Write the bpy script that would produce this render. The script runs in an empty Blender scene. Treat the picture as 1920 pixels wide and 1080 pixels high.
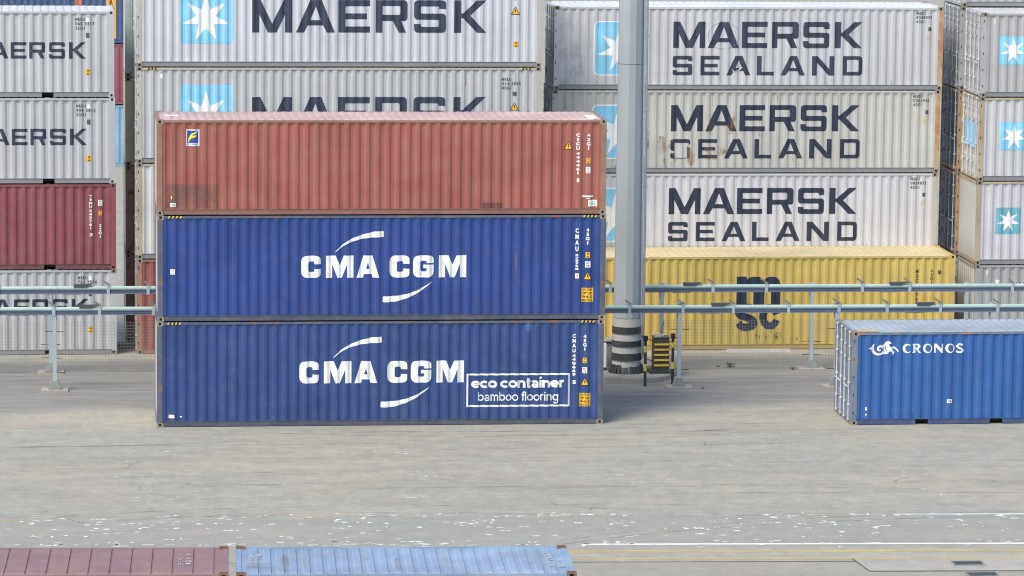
import bpy, bmesh, math, random
from mathutils import Vector, Matrix, noise
R = math.radians
scene = bpy.context.scene
COL = scene.collection
random.seed(4)

# ------------------------------------------------------------------ camera
cam_d = bpy.data.cameras.new('camera'); cam = bpy.data.objects.new('camera', cam_d); COL.objects.link(cam)
scene.camera = cam
yaw, pit, rol = .1189, .1391, .0108
Fv = Vector((math.sin(yaw)*math.cos(pit), math.cos(yaw)*math.cos(pit), -math.sin(pit)))
Rv = Vector((math.cos(yaw), -math.sin(yaw), 0)); Uv = Rv.cross(Fv)
R2 = Rv*math.cos(rol)+Uv*math.sin(rol); U2 = Uv*math.cos(rol)-Rv*math.sin(rol)
m = Matrix((R2, U2, -Fv)).transposed().to_4x4(); m.translation = Vector((-3.517, -110.2563, 19.3081))
cam.matrix_world = m
cam_d.sensor_width = 36; cam_d.lens = 7712.99/1920*36; cam_d.clip_start = 1; cam_d.clip_end = 2000

# ------------------------------------------------------------------ light
SUN_EL, SUN_AZ = 52, 46      # sun stands front-left of the stacks
w = bpy.data.worlds.new('World'); scene.world = w; w.use_nodes = True
nt = w.node_tree; bg = nt.nodes['Background']
sky = nt.nodes.new('ShaderNodeTexSky'); sky.sky_type = 'NISHITA'; sky.sun_disc = False
sky.sun_elevation = R(SUN_EL); sky.sun_rotation = R(180+SUN_AZ); sky.dust_density = 2.0; sky.air_density = 1.0; sky.ozone_density = 1
nt.links.new(sky.outputs[0], bg.inputs[0]); bg.inputs[1].default_value = .150
sd = bpy.data.lights.new('sun', 'SUN'); so = bpy.data.objects.new('sun', sd); COL.objects.link(so)
sd.energy = 2.0; sd.angle = R(27); sd.color = (1, .955, .84)
d = Vector((math.sin(R(SUN_AZ))*math.cos(R(SUN_EL)), math.cos(R(SUN_AZ))*math.cos(R(SUN_EL)), -math.sin(R(SUN_EL))))
so.rotation_euler = d.to_track_quat('-Z', 'Y').to_euler()
scene.view_settings.view_transform = 'Standard'; scene.view_settings.look = 'None'
scene.view_settings.gamma = 1; scene.view_settings.exposure = .52
scene.render.engine = 'CYCLES'; scene.cycles.filter_width = 1.1

# ------------------------------------------------------------------ material helpers
def node(nt, t, **k):
    n = nt.nodes.new(t)
    for a, v in k.items():
        if a.startswith('i_'): n.inputs[a[2:].replace('_', ' ')].default_value = v
        else: setattr(n, a, v)
    return n
def mixc(nt, fac, a, b, blend='MIX'):
    n = nt.nodes.new('ShaderNodeMix'); n.data_type = 'RGBA'; n.blend_type = blend
    for i, v in ((0, fac), (6, a), (7, b)):
        if isinstance(v, (int, float)): n.inputs[i].default_value = v
        elif isinstance(v, tuple): n.inputs[i].default_value = (*v[:3], 1)
        else: nt.links.new(v, n.inputs[i])
    return n.outputs[2]
def ramp(nt, src, p0, p1, v0=0., v1=1.):
    n = nt.nodes.new('ShaderNodeMapRange'); n.inputs[1].default_value = p0; n.inputs[2].default_value = p1
    n.inputs[3].default_value = v0; n.inputs[4].default_value = v1; nt.links.new(src, n.inputs[0]); return n.outputs[0]
def mth(nt, op, a, b):
    n = nt.nodes.new('ShaderNodeMath'); n.operation = op
    for i, v in ((0, a), (1, b)):
        if isinstance(v, (int, float)): n.inputs[i].default_value = v
        else: nt.links.new(v, n.inputs[i])
    return n.outputs[0]
def coords(nt, scale, loc=(0, 0, 0), world=False):
    if world:
        g = nt.nodes.new('ShaderNodeNewGeometry'); s = g.outputs['Position']
    else:
        g = nt.nodes.new('ShaderNodeTexCoord'); s = g.outputs['Object']
    mp = nt.nodes.new('ShaderNodeMapping'); mp.inputs['Scale'].default_value = scale; mp.inputs['Location'].default_value = loc
    nt.links.new(s, mp.inputs[0]); return mp.outputs[0]
def nz(nt, vec, scale=1., detail=4., rough=.6):
    n = nt.nodes.new('ShaderNodeTexNoise'); n.inputs['Scale'].default_value = scale
    n.inputs['Detail'].default_value = detail; n.inputs['Roughness'].default_value = rough
    nt.links.new(vec, n.inputs['Vector']); return n.outputs[0]
MATS = {}
def newmat(name):
    mt = bpy.data.materials.new(name); mt.use_nodes = True; nt = mt.node_tree
    return mt, nt, nt.nodes['Principled BSDF']
def paint(name, rgb, rust=.1, dirt=.3, var=.12, rough=.42, seed=0, rustc=(.23, .10, .045), chalk=0., streak=.16, dirtc=(.33, .29, .23)):
    """weathered container paint: patchy tone, vertical run-off streaks, grime film, rust blooms and chips"""
    key = (name, seed)
    if key in MATS: return MATS[key]
    mt, nt, b = newmat(name)
    L = (seed*3.7, seed*1.9, seed*5.3)
    c1 = coords(nt, (1, 1, 1), L); cs = coords(nt, (5, 5, .3), L); cf = coords(nt, (1, 1, 1), (L[0]+9, 3, 1))
    big = nz(nt, c1, .7, 3); st = nz(nt, cs, 1.4, 5, .7); fine = nz(nt, cf, 11, 5, .7)
    lo = tuple(max(0, v*(1-var*1.6)) for v in rgb); hi = tuple(min(1, v*(1+var)) for v in rgb)
    col = mixc(nt, ramp(nt, big, .3, .7), lo, hi)
    g = sum(rgb)/3; ch = tuple(.55*v+.45*min(.75, g*1.5+.08) for v in rgb)
    if chalk: col = mixc(nt, ramp(nt, nz(nt, c1, 1.6, 4), .35, .75, 0, chalk), col, ch)
    col = mixc(nt, ramp(nt, st, .5, .78, 0, streak*2), col, tuple(v*.62+.02 for v in rgb))
    col = mixc(nt, ramp(nt, st, .48, .25, 0, streak), col, tuple(min(1, v*1.12+.02) for v in rgb))
    col = mixc(nt, ramp(nt, nz(nt, cf, 2.3, 8, .75), .47, .72, 0, dirt), col, dirtc)
    col = mixc(nt, ramp(nt, fine, .3, .7, 0, .12), col, tuple(v*.6 for v in rgb))
    rn = nz(nt, coords(nt, (1.2, 1.2, .75), L), 3.2, 10, .78)
    t = .70-.27*rust
    rf = ramp(nt, rn, t, t+.07)
    spk = ramp(nt, nz(nt, cf, 26, 2, .5), .76-.08*rust, .80-.08*rust)
    rf = mth(nt, 'MAXIMUM', rf, mth(nt, 'MULTIPLY', spk, .8))
    rc = mixc(nt, fine, tuple(v*.55 for v in rustc), tuple(min(1, v*1.7) for v in rustc))
    col = mixc(nt, rf, col, rc)
    nt.links.new(col, b.inputs['Base Color'])
    nt.links.new(mth(nt, 'MAXIMUM', ramp(nt, big, .3, .7, rough-.06, rough+.1), ramp(nt, rf, 0, 1, 0, .9)), b.inputs['Roughness'])
    bp = nt.nodes.new('ShaderNodeBump'); bp.inputs['Strength'].default_value = .25; bp.inputs['Distance'].default_value = .012
    nt.links.new(mth(nt, 'ADD', nz(nt, c1, 4, 3), mth(nt, 'MULTIPLY', rf, .3)), bp.inputs['Height']); nt.links.new(bp.outputs[0], b.inputs['Normal'])
    MATS[key] = mt; return mt
def plain(name, rgb, rough=.6, var=.12, metal=0., scale=6.):
    if name in MATS: return MATS[name]
    mt, nt, b = newmat(name)
    n = nz(nt, coords(nt, (1, 1, 1)), scale, 5, .7)
    col = mixc(nt, ramp(nt, n, .3, .7), tuple(v*(1-var) for v in rgb), tuple(min(1, v*(1+var)) for v in rgb))
    nt.links.new(col, b.inputs['Base Color']); b.inputs['Roughness'].default_value = rough; b.inputs['Metallic'].default_value = metal
    MATS[name] = mt; return mt
def worn(name, rgb, cover=.85, scale=5., rough=.6, stretch=(1, 1, 1), soft=.06, alpha=1.):
    """paint or stain that has come off in patches; bare spots are see-through to what it was laid on"""
    if name in MATS: return MATS[name]
    mt, nt, b = newmat(name)
    c = coords(nt, stretch); n = nz(nt, c, scale, 8, .72)
    col = mixc(nt, ramp(nt, nz(nt, c, scale*.4, 3), .3, .7), tuple(v*.86 for v in rgb), tuple(min(1, v*1.1) for v in rgb))
    nt.links.new(col, b.inputs['Base Color']); b.inputs['Roughness'].default_value = rough
    t = .30+.42*cover
    nt.links.new(ramp(nt, n, t, t-soft, 0, alpha), b.inputs['Alpha'])
    MATS[name] = mt; return mt

# ------------------------------------------------------------------ mesh helpers
class MB:
    def __init__(s): s.v = []; s.f = []
    def box(s, x0, x1, y0, y1, z0, z1):
        n = len(s.v)
        s.v += [(x0, y0, z0), (x1, y0, z0), (x1, y1, z0), (x0, y1, z0), (x0, y0, z1), (x1, y0, z1), (x1, y1, z1), (x0, y1, z1)]
        s.f += [tuple(n+i for i in q) for q in ((0, 3, 2, 1), (4, 5, 6, 7), (0, 1, 5, 4), (1, 2, 6, 5), (2, 3, 7, 6), (3, 0, 4, 7))]
        return s
    def tube(s, p, q, r, n=8, r2=None):
        p = Vector(p); q = Vector(q); a = (q-p).normalized(); r2 = r if r2 is None else r2
        u = a.orthogonal().normalized(); w_ = a.cross(u); k = len(s.v)
        for c, rr in ((p, r), (q, r2)):
            for i in range(n):
                t = 2*math.pi*i/n; s.v.append(tuple(c+(u*math.cos(t)+w_*math.sin(t))*rr))
        for i in range(n): j = (i+1) % n; s.f.append((k+i, k+j, k+n+j, k+n+i))
        s.f.append(tuple(k+i for i in reversed(range(n)))); s.f.append(tuple(k+n+i for i in range(n)))
        return s
    def prism(s, loop, axis, a0, a1):
        """2D loop extruded along axis: 'y' loop=(x,z); 'x' loop=(y,z); 'z' loop=(x,y)"""
        n = len(loop); k = len(s.v)
        for a in (a0, a1):
            for (u, v) in loop: s.v.append({'y': (u, a, v), 'x': (a, u, v), 'z': (u, v, a)}[axis])
        for i in range(n): j = (i+1) % n; s.f.append((k+i, k+j, k+n+j, k+n+i))
        s.f.append(tuple(k+i for i in reversed(range(n)))); s.f.append(tuple(k+n+i for i in range(n)))
        return s
    def grid(s, P):
        k = len(s.v); nu = len(P); nv = len(P[0])
        for r in P: s.v += [tuple(p) for p in r]
        for i in range(nu-1):
            for j in range(nv-1):
                s.f.append((k+i*nv+j, k+(i+1)*nv+j, k+(i+1)*nv+j+1, k+i*nv+j+1))
        return s
    def build(s, name, mat, parent=None, fix=True, smooth=False):
        me = bpy.data.meshes.new(name); me.from_pydata(s.v, [], s.f)
        if fix:
            bm = bmesh.new(); bm.from_mesh(me); bmesh.ops.recalc_face_normals(bm, faces=bm.faces); bm.to_mesh(me); bm.free()
        return link(name, me, mat, parent, smooth)
def link(name, me, mat, parent=None, smooth=False):
    me.materials.append(mat)
    if smooth:
        for p in me.polygons: p.use_smooth = True
    o = bpy.data.objects.new(name, me); COL.objects.link(o)
    if parent: o.parent = parent
    return o
def thing(name, label, cat, loc=(0, 0, 0), rot=0., group=None):
    o = bpy.data.objects.new(name, None); COL.objects.link(o); o.location = loc; o.rotation_euler = (0, 0, rot); o.empty_display_size = .3
    return tag(o, label, cat, group)
def tag(o, label, cat, group=None):
    o['label'] = label; o['category'] = cat
    if group: o['group'] = group
    return o
def struct(o, kind='structure'): o['kind'] = kind; return o

# ------------------------------------------------------------------ corrugated wall profile
PITCH = .278
def profile(xs, xe):
    n = max(1, round((xe-xs-.07)/PITCH)); p = (xe-xs-.07)/n; k = p/PITCH
    pts = [(xs, 0.)]; x = xs+.07
    for i in range(n):
        pts += [(x, 0.), (x+.068*k, 1.), (x+.138*k, 1.), (x+.206*k, 0.)]; x += p
    pts.append((xe, 0.)); return pts
def interp(pts, x):
    import bisect
    i = bisect.bisect_right(pts, (x, 9)); i = max(1, min(i, len(pts)-1)); a, b = pts[i-1], pts[i]
    t = (x-a[0])/(b[0]-a[0]) if b[0] > a[0] else 0
    return a[1]+(b[1]-a[1])*max(0, min(1, t))
Y_OUT, DEPTH = .016, .036
def dent(x, z, sd):
    return .006*noise.noise(Vector((x*.55+sd*7.1, z*.8, sd*3.3)))+.003*noise.noise(Vector((x*2.1, z*1.9+sd, sd)))

# ------------------------------------------------------------------ decals: thin paint that follows the corrugation
def rounded(loop, n=4):
    out = []; N = len(loop)
    for i, p in enumerate(loop):
        r = p[2] if len(p) > 2 else 0
        P = Vector(p[:2])
        if r <= 0: out.append(tuple(P)); continue
        A = Vector(loop[i-1][:2]); B = Vector(loop[(i+1) % N][:2]); a = (A-P); b = (B-P)
        r1 = min(r, a.length*.49); r2 = min(r, b.length*.49); s = P+a.normalized()*r1; e = P+b.normalized()*r2
        for k in range(n+1):
            t = k/n; out.append(tuple(s*(1-t)**2+P*2*t*(1-t)+e*t*t))
    return out
def stroke(path, ws):
    """polygon of varying width along a path"""
    P = [Vector(p) for p in path]; l = []; r = []
    for i, p in enumerate(P):
        t = (P[min(i+1, len(P)-1)]-P[max(i-1, 0)]).normalized(); n = Vector((-t.y, t.x)); wv = ws[i]/2 if isinstance(ws, (list, tuple)) else ws/2
        l.append(tuple(p+n*wv)); r.append(tuple(p-n*wv))
    return l+r[::-1]
def smoothpath(pts, n=6):
    out = []
    for i in range(len(pts)-1):
        p0 = pts[max(i-1, 0)]; p1 = pts[i]; p2 = pts[i+1]; p3 = pts[min(i+2, len(pts)-1)]
        for k in range(n):
            t = k/n
            out.append(tuple(.5*(2*b+(c-a)*t+(2*a-5*b+4*c-e)*t*t+(3*b-a-3*c+e)*t**3) for a, b, c, e in zip(p0, p1, p2, p3)))
    out.append(tuple(pts[-1])); return out
def ell(cx, cz, rx, rz, n=24, a0=0, a1=360):
    return [(cx+rx*math.cos(R(a0+(a1-a0)*i/n)), cz+rz*math.sin(R(a0+(a1-a0)*i/n))) for i in range(n if a1-a0 == 360 else n+1)]
def fill_loops(loops):
    cu = bpy.data.curves.new('c', 'CURVE'); cu.dimensions = '2D'; cu.fill_mode = 'BOTH'
    for lp in loops:
        sp = cu.splines.new('POLY'); sp.points.add(len(lp)-1)
        for i, p in enumerate(lp): sp.points[i].co = (p[0], p[1], 0, 1)
        sp.use_cyclic_u = True
    o = bpy.data.objects.new('c', cu); COL.objects.link(o)
    me = bpy.data.meshes.new_from_object(o.evaluated_get(bpy.context.evaluated_depsgraph_get()))
    bpy.data.objects.remove(o); bpy.data.curves.remove(cu); return me
def text_mesh(body, box, bold=0., space=1., line=1.):
    """text fitted to box = (x0, x1, z0, z1)"""
    cu = bpy.data.curves.new('t', 'FONT'); cu.body = body; cu.size = 1; cu.offset = bold; cu.space_character = space; cu.space_line = line
    cu.align_x = 'CENTER' if '\n' in body and len(body.split('\n')[0]) == 1 else 'LEFT'; cu.resolution_u = 3
    o = bpy.data.objects.new('t', cu); COL.objects.link(o)
    me = bpy.data.meshes.new_from_object(o.evaluated_get(bpy.context.evaluated_depsgraph_get()))
    bpy.data.objects.remove(o); bpy.data.curves.remove(cu)
    xs = [v.co.x for v in me.vertices]; ys = [v.co.y for v in me.vertices]
    x0, x1, z0, z1 = box; ax, bx, ay, by = min(xs), max(xs), min(ys), max(ys)
    for v in me.vertices:
        v.co.x = x0+(v.co.x-ax)/(bx-ax)*(x1-x0); v.co.y = z0+(v.co.y-ay)/(by-ay)*(z1-z0)
    return me
def decal(name, meshes, c, mat, off=.0045):
    """join flat x/z meshes, cut them along the folds of container c's side and lay them on it"""
    bm = bmesh.new()
    for me in meshes: bm.from_mesh(me); bpy.data.meshes.remove(me)
    lo = min(v.co.x for v in bm.verts); hi = max(v.co.x for v in bm.verts)
    for (x, _) in c['prof']:
        if lo < x < hi:
            bmesh.ops.bisect_plane(bm, geom=bm.verts[:]+bm.edges[:]+bm.faces[:], plane_co=(x, 0, 0), plane_no=(1, 0, 0))
    for v in bm.verts:
        x, z = v.co.x, v.co.y
        v.co = (x, Y_OUT+DEPTH*interp(c['prof'], x)+dent(x, z, c['seed'])-off, z)
    bmesh.ops.triangulate(bm, faces=bm.faces)
    for f in bm.faces:
        f.normal_update()
        if f.normal.y > 0: f.normal_flip()
    me = bpy.data.meshes.new(name); bm.to_mesh(me); bm.free()
    return link(name, me, mat, c['root'])

# ------------------------------------------------------------------ one shipping container
BLACK = None; SILL = {}; ALLC = []
def container(label, loc, rot, L, H, body, frame=None, casting=None, roof=None, left='door', right='plain', group=None, pockets=False,
              leftmat=None, seed=0, hazard=False, roofpitch=.226, groove=False, rodmat=None, sill=None, name='shipping_container', detail=True, roofdents=False):
    W = 2.438
    t = thing(name, label, 'container', loc, rot, group)
    frame = frame or body; roof = roof or body; casting = casting or frame; leftmat = leftmat or body
    prof = profile(.15, L-.15); zt = H-.075; zb = .16
    c = dict(root=t, prof=prof, seed=seed, H=H, L=L); ALLC.append(c)
    nzs = 7; zs = [zb+(zt-zb)*i/nzs for i in range(nzs+1)]
    # side panels
    rows = []
    fine = []
    for i in range(len(prof)-1): fine.append(prof[i])
    fine.append(prof[-1])
    for (x, k) in fine: rows.append([(x, Y_OUT+DEPTH*k+dent(x, z, seed), z) for z in zs])
    MB().grid(rows).build('side_panel', body, t, fix=False)
    MB().grid([[(x, W-Y_OUT-DEPTH*k, zt), (x, W-Y_OUT-DEPTH*k, zb)] for (x, k) in prof]).build('side_panel', body, t, fix=False)
    # roof with pressed cross ribs
    rz = H-.020
    mb = MB(); n = int((L-.5)/roofpitch); p = (L-.5)/n
    xs = [.03]; 
    for i in range(n):
        a = .25+i*p; xs += ([a+.005, a+.03, a+p-.09, a+p-.078] if not groove else [a+.01, a+.022, a+p-.02, a+p-.008])
    xs.append(L-.03)
    def rh(i, y):
        if i in (0, len(xs)-1): return 0
        return [0, .024, .024, 0][(i-1) % 4]*(1 if .14 < y < W-.14 else 0)
    ys = [.03, .12, .15, W/2, W-.15, W-.12, W-.03]
    dn = (lambda x, y: -.03*max(0, noise.noise(Vector((x*.9, y*.7, 5+seed))))**.8) if roofdents else (lambda x, y: .004*noise.noise(Vector((x, y, seed))))
    mb.grid([[(x, y, rz-.014+rh(i, y)+dn(x, y)) for y in ys] for i, x in enumerate(xs)]).build('roof_panel', roof, t, fix=False)
    # corner posts
    for px, sx in ((.003, 1), (L-.003, -1)):
        for py, sy in ((.003, 1), (W-.003, -1)):
            x0, x1 = sorted((px, px+sx*.15)); y0, y1 = sorted((py, py+sy*.1))
            mb = MB().box(x0, x1, y0, y1, .118, H-.118)
            o = mb.build('corner_post', frame, t)
            if sy == 1 and left == 'door' and sx == 1 and detail:
                hb = MB()
                for k in range(5):
                    z = .3+k*(H-.6)/4; hb.box(px+.035, px+.06, -.001, .012, z, z+.075)
                h = hb.build('hinge_slot', BLACK, o)
    # rails
    for y0, y1, s in ((.006, .066, 1), (W-.066, W-.006, -1)):
        MB().box(.178, L-.178, y0, y1, H-.085, H-.024).build('top_rail', frame, t)
        mb = MB(); yw = (y0+.016, y0+.024) if s == 1 else (y1-.024, y1-.016)
        mb.box(.165, L-.165, y0, y1, .152, .164)
        segs = [(.178, L-.178)]
        if pockets:
            m_ = L/2; segs = [(.178, m_-1.22), (m_-.87, m_+.87), (m_+1.22, L-.178)]
        for a, b in segs: mb.box(a, b, yw[0], yw[1], .026, .152); mb.box(a, b, y0+.008, y1-.008, .016, .026)
        mb.build('bottom_rail', sill or SILL.get(body.name.split('.')[0], frame), t)
    MB().box(.12, L-.12, .15, W-.15, .06, .148).build('floor_frame', frame if not pockets else BLACK, t)
    # end frames
    for x0, x1 in ((.006, .1), (L-.1, L-.006)):
        MB().box(x0, x1, .162, W-.162, H-.12, H-.024).build('end_header', frame, t)
        MB().box(x0, x1, .162, W-.162, .02, .15).build('end_sill', frame, t)
    # corner castings with their slots
    cm = []
    for x0 in (0, L-.178):
        for y0 in (0, W-.162):
            for z0 in (.004, H-.118-.004):
                bm = bmesh.new(); bmesh.ops.create_cube(bm, size=1)
                for v in bm.verts: v.co = (x0+(v.co.x+.5)*.178, y0+(v.co.y+.5)*.162, z0+(v.co.z+.5)*.118)
                fs = [f for f in bm.faces if (f.normal.y < -.5 and y0 == 0) or (f.normal.y > .5 and y0 > 0) or (f.normal.x < -.5 and x0 == 0) or (f.normal.x > .5 and x0 > 0) or (f.normal.z > .5)]
                for f in fs:
                    nn = f.normal.copy()
                    bmesh.ops.inset_individual(bm, faces=[f], thickness=.032)
                    cen = f.calc_center_median()
                    for v in f.verts:
                        if abs(nn.z) < .5: v.co.x = cen.x+(v.co.x-cen.x)*.52; v.co.y = cen.y+(v.co.y-cen.y)*.6
                    ret = bmesh.ops.extrude_face_region(bm, geom=[f]); vs = [g for g in ret['geom'] if isinstance(g, bmesh.types.BMVert)]
                    bmesh.ops.delete(bm, geom=[f], context='FACES')
                    for v in vs: v.co -= nn*.025
                    for g in ret['geom']:
                        if isinstance(g, bmesh.types.BMFace): g.material_index = 1
                me = bpy.data.meshes.new('corner_casting'); bm.to_mesh(me); bm.free()
                o = link('corner_casting', me, casting, t); me.materials.append(BLACK)
    # ends
    ze0, ze1 = .152, H-.122
    for side, kind in ((0, left), (1, right)):
        X = (lambda u: u) if side == 0 else (lambda u: L-u)
        em = leftmat if side == 0 else body
        if kind == 'door':
            for k, (ya, yb) in enumerate(((.105, W/2-.006), (W/2+.006, W-.105))):
                pr = []; n = 5; 
                zz = [ze0+.0]; 
                for i in range(n):
                    a = ze0+.08+i*(ze1-ze0-.16)/n; q = (ze1-ze0-.16)/n
                    zz += [(a), (a+.06), (a+q*.5), (a+q*.5+.06)]
                P = [(ze0, 0)]
                for i in range(n):
                    a = ze0+.08+i*(ze1-ze0-.16)/n; q = (ze1-ze0-.16)/n
                    P += [(a, 0), (a+.05, 1), (a+q*.6, 1), (a+q*.6+.05, 0)]
                P.append((ze1, 0))
                dr = MB().grid([[(X(.03+.014*kk), y, z) for (z, kk) in P] for y in (ya, yb)]).build('door', em, t)
                for ry in (ya+.25, yb-.25):
                    mb = MB(); rp = [(ze0-.09, .017)]
                    for z in (ze0-.06, ze0+.35, (ze0+ze1)/2-.2, (ze0+ze1)/2+.45, ze1-.35, ze1+.04): rp += [(z, .017), (z+.005, .042), (z+.05, .042), (z+.055, .017)]
                    rp.append((ze1+.1, .017))
                    mb.grid([[(X(-.012+(.0 if r_ < .03 else .01))+r_*math.cos(q*math.pi/3), ry+r_*math.sin(q*math.pi/3), z) for q in range(7)] for z, r_ in rp])
                    r = mb.build('lock_rod', rodmat, dr)
                    xa, xb = sorted((X(-.05), X(-.03))); MB().box(xa, xb, ry-.02, ry+.45 if ry+.45 < yb else ry+.02, ze0+.85, ze0+.89).build('handle', rodmat, dr)
                for z in (.25, .8, 1.45, 2.1):
                    xa, xb = sorted((X(-.012), X(.02))); yy = ya-.03 if k == 0 else yb-.05; MB().box(xa, xb, yy, yy+.08, ze0+z, ze0+z+.14).build('hinge', em, dr)
        elif kind == 'flat':
            xa, xb = sorted((X(.02), X(.04))); MB().box(xa, xb, .105, W-.105, ze0, ze1).build('end_panel', em, t)
        else:
            pe = profile(.1, W-.1)
            g = [[(X(.02+.04*k), y, ze1), (X(.02+.04*k), y, ze0)] for (y, k) in pe]
            MB().grid(g).build('end_panel', em, t)
    if hazard:
        for xa in (.28, L-.28-.36):
            for k in range(7):
                mb = MB(); x = xa+k*.051; mb.prism([(x, H-.083), (x+.035, H-.083), (x+.06, H-.026), (x+.025, H-.026)], 'y', .003, .0055)
                if k == 0: A_ = MB(); B_ = MB()
                (A_ if k % 2 == 0 else B_).prism([(x, H-.083), (x+.051, H-.083), (x+.076, H-.026), (x+.025, H-.026)], 'y', .003, .0055)
            A_.build('hazard_stripe', plain('hazard_yellow', (.62, .46, .12), .6), t); B_.build('hazard_stripe', BLACK, t)
    return c

# ------------------------------------------------------------------ letter shapes (unit box, CCW, third number = corner radius in metres)
def letter(ch, x0, x1, z0, z1, heavy=False):
    W_ = x1-x0; H_ = z1-z0; r = .13*H_; s = .05*H_
    L = {
     'M': [[(0, 0), (0, 1), (.21, 1), (.5, .27), (.79, 1), (1, 1), (1, 0), (.82, 0), (.82, .55), (.61, 0), (.39, 0), (.18, .55), (.18, 0)]],
     'A': [[(0, 0), (.37, 1), (.66, 1), (1, 0), (.79, 0), (.70, .22), (.30, .22), (.21, 0)], [(.37, .38), (.51, .80), (.64, .38)]],
     'E': [[(0, 0), (0, 1), (1, 1), (1, .81), (.22, .81), (.22, .59), (.9, .59), (.9, .41), (.22, .41), (.22, .19), (1, .19), (1, 0)]],
     'R': [[(0, 0), (0, 1), (1, 1, r), (1, .36, r), (.80, .36), (.96, 0), (.73, 0), (.54, .36), (.21, .36), (.21, 0)], [(.21, .55), (.77, .55, s), (.77, .82, s), (.21, .82)]],
     'S': [[(1, .73), (1, 1, r), (0, 1, r), (0, .40, r), (.79, .40, s), (.79, .18, s), (.21, .18, s), (.21, .27), (0, .27), (0, 0, r), (1, 0, r), (1, .59, r), (.21, .59, s), (.21, .81, s), (.79, .81, s), (.79, .73)]],
     'K': [[(0, 0), (0, 1), (.22, 1), (.22, .6), (.28, .6), (.71, 1), (1, 1), (.5, .53), (1, 0), (.71, 0), (.28, .45), (.22, .45), (.22, 0)]],
     'L': [[(0, 0), (0, 1), (.26, 1), (.26, .19), (1, .19), (1, 0)]],
     'N': [[(0, 0), (0, 1), (.25, 1), (.78, .33), (.78, 1), (1, 1), (1, 0), (.75, 0), (.22, .67), (.22, 0)]],
     'D': [[(0, 0), (0, 1), (1, 1, r*1.6), (1, 0, r*1.6)], [(.21, .19), (.79, .19, s*1.4), (.79, .81, s*1.4), (.21, .81)]],
    }
    r2 = .3*H_; s2 = .1*H_
    Hv = {
     'C': [[(1, .62), (1, 1, r2), (0, 1, r2), (0, 0, r2), (1, 0, r2), (1, .40), (.68, .40), (.68, .26, s2), (.36, .26, s2), (.36, .74, s2), (.68, .74, s2), (.68, .62)]],
     'G': [[(1, .65), (1, 1, r2), (0, 1, r2), (0, 0, r2), (1, 0, r2), (1, .58), (.5, .58), (.5, .42), (.66, .42), (.66, .27, s2), (.35, .27, s2), (.35, .75, s2), (.66, .75, s2), (.66, .65)]],
     'M': [[(0, 0), (0, 1), (.35, 1), (.5, .57), (.65, 1), (1, 1), (1, 0), (.77, 0), (.77, .62), (.58, 0), (.42, 0), (.23, .62), (.23, 0)]],
     'A': [[(0, 0), (.3, 1), (.7, 1), (1, 0), (.71, 0), (.66, .17), (.34, .17), (.29, 0)], [(.42, .40), (.50, .68), (.58, .40)]],
    }
    src = Hv[ch] if heavy else L[ch]
    return [rounded([(x0+p[0]*W_, z0+p[1]*H_)+tuple(p[2:]) for p in lp]) for lp in src]
def word(letters, z0, z1, heavy=False):
    out = []
    for ch, a, b in letters: out += letter(ch, a, b, z0, z1, heavy)
    return out
def star(cx, cz, r, n=7):
    out = []
    for i in range(2*n):
        a = R(90)+math.pi*i/n; rr = r if i % 2 == 0 else r*.40; out.append((cx+rr*math.cos(a), cz+rr*math.sin(a)))
    return out
def rbox(x0, x1, z0, z1, r=0): return rounded([(x0, z0, r), (x0, z1, r), (x1, z1, r), (x1, z0, r)])

# ------------------------------------------------------------------ palette
BLACK = plain('slot_black', (.015, .014, .013), .8)
INK = worn('navy_lettering', (.026, .034, .062), 1.0, 6, .5, soft=.05)
INKF = worn('faded_navy_lettering', (.038, .048, .078), .97, 9, .5, (1, 1, .6), soft=.1)
WHT = worn('white_lettering', (.82, .82, .80), 1.02, 9, .45, soft=.05)
SKYB = worn('pale_blue_panel', (.27, .62, .82), 1.0, 4, .45)
TEAL = worn('faded_teal_panel', (.16, .42, .50), .95, 5, .5)
STAR = plain('star_white', (.85, .85, .83), .45, .05)
YEL = plain('sticker_yellow', (.75, .44, .03), .5, .08)
GREYT = worn('grey_small_text', (.09, .09, .10), 1.0, 14, .6)
CODE = worn('white_code_text', (.82, .80, .78), 1.0, 16, .5)
RUST = worn('rust_bloom', (.38, .21, .10), .57, 4.5, .9, (1, 1, .45), .25, .8)
GRIME = worn('grime_film', (.24, .22, .19), .5, 1.6, .9, (1, 1, .5), .5, .28)
SILL.update(mid_blue_paint=paint('deep_blue_rail', (.05, .085, .20), .12, .3), yellow_paint=paint('yellow_rail', (.48, .37, .12), .25, .4), pale_grey_paint=paint('grey_rail', (.27, .28, .285), .08, .3), blue_paint=paint('navy_rail', (.075, .085, .14), .1, .3), oxide_red_paint=paint('red_rail', (.27, .12, .105), .1, .3), dark_red_paint=paint('dark_red_rail', (.17, .07, .075), .1, .3))
ROD = paint('galvanised_rod', (.60, .62, .64), .2, .15, rough=.4)
RUSTP = paint('rusted_post', (.46, .36, .25), .85, .3, rustc=(.40, .21, .10))
CAST = paint('rusty_casting', (.30, .26, .22), .6, .4, rustc=(.26,.14,.08))
def grey(seed, v=.56, rust=.12, tint=(.985, 1.0, 1.01), chalk=0, dirt=.26):
    v *= .93
    return paint('pale_grey_paint', (v*tint[0], v*tint[1], v*tint[2]), rust, dirt, .06, .45, seed, streak=.10, dirtc=(.42, .39, .32))
H8, H9 = 2.591, 2.896
L40, L20 = 12.192, 6.058

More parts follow.
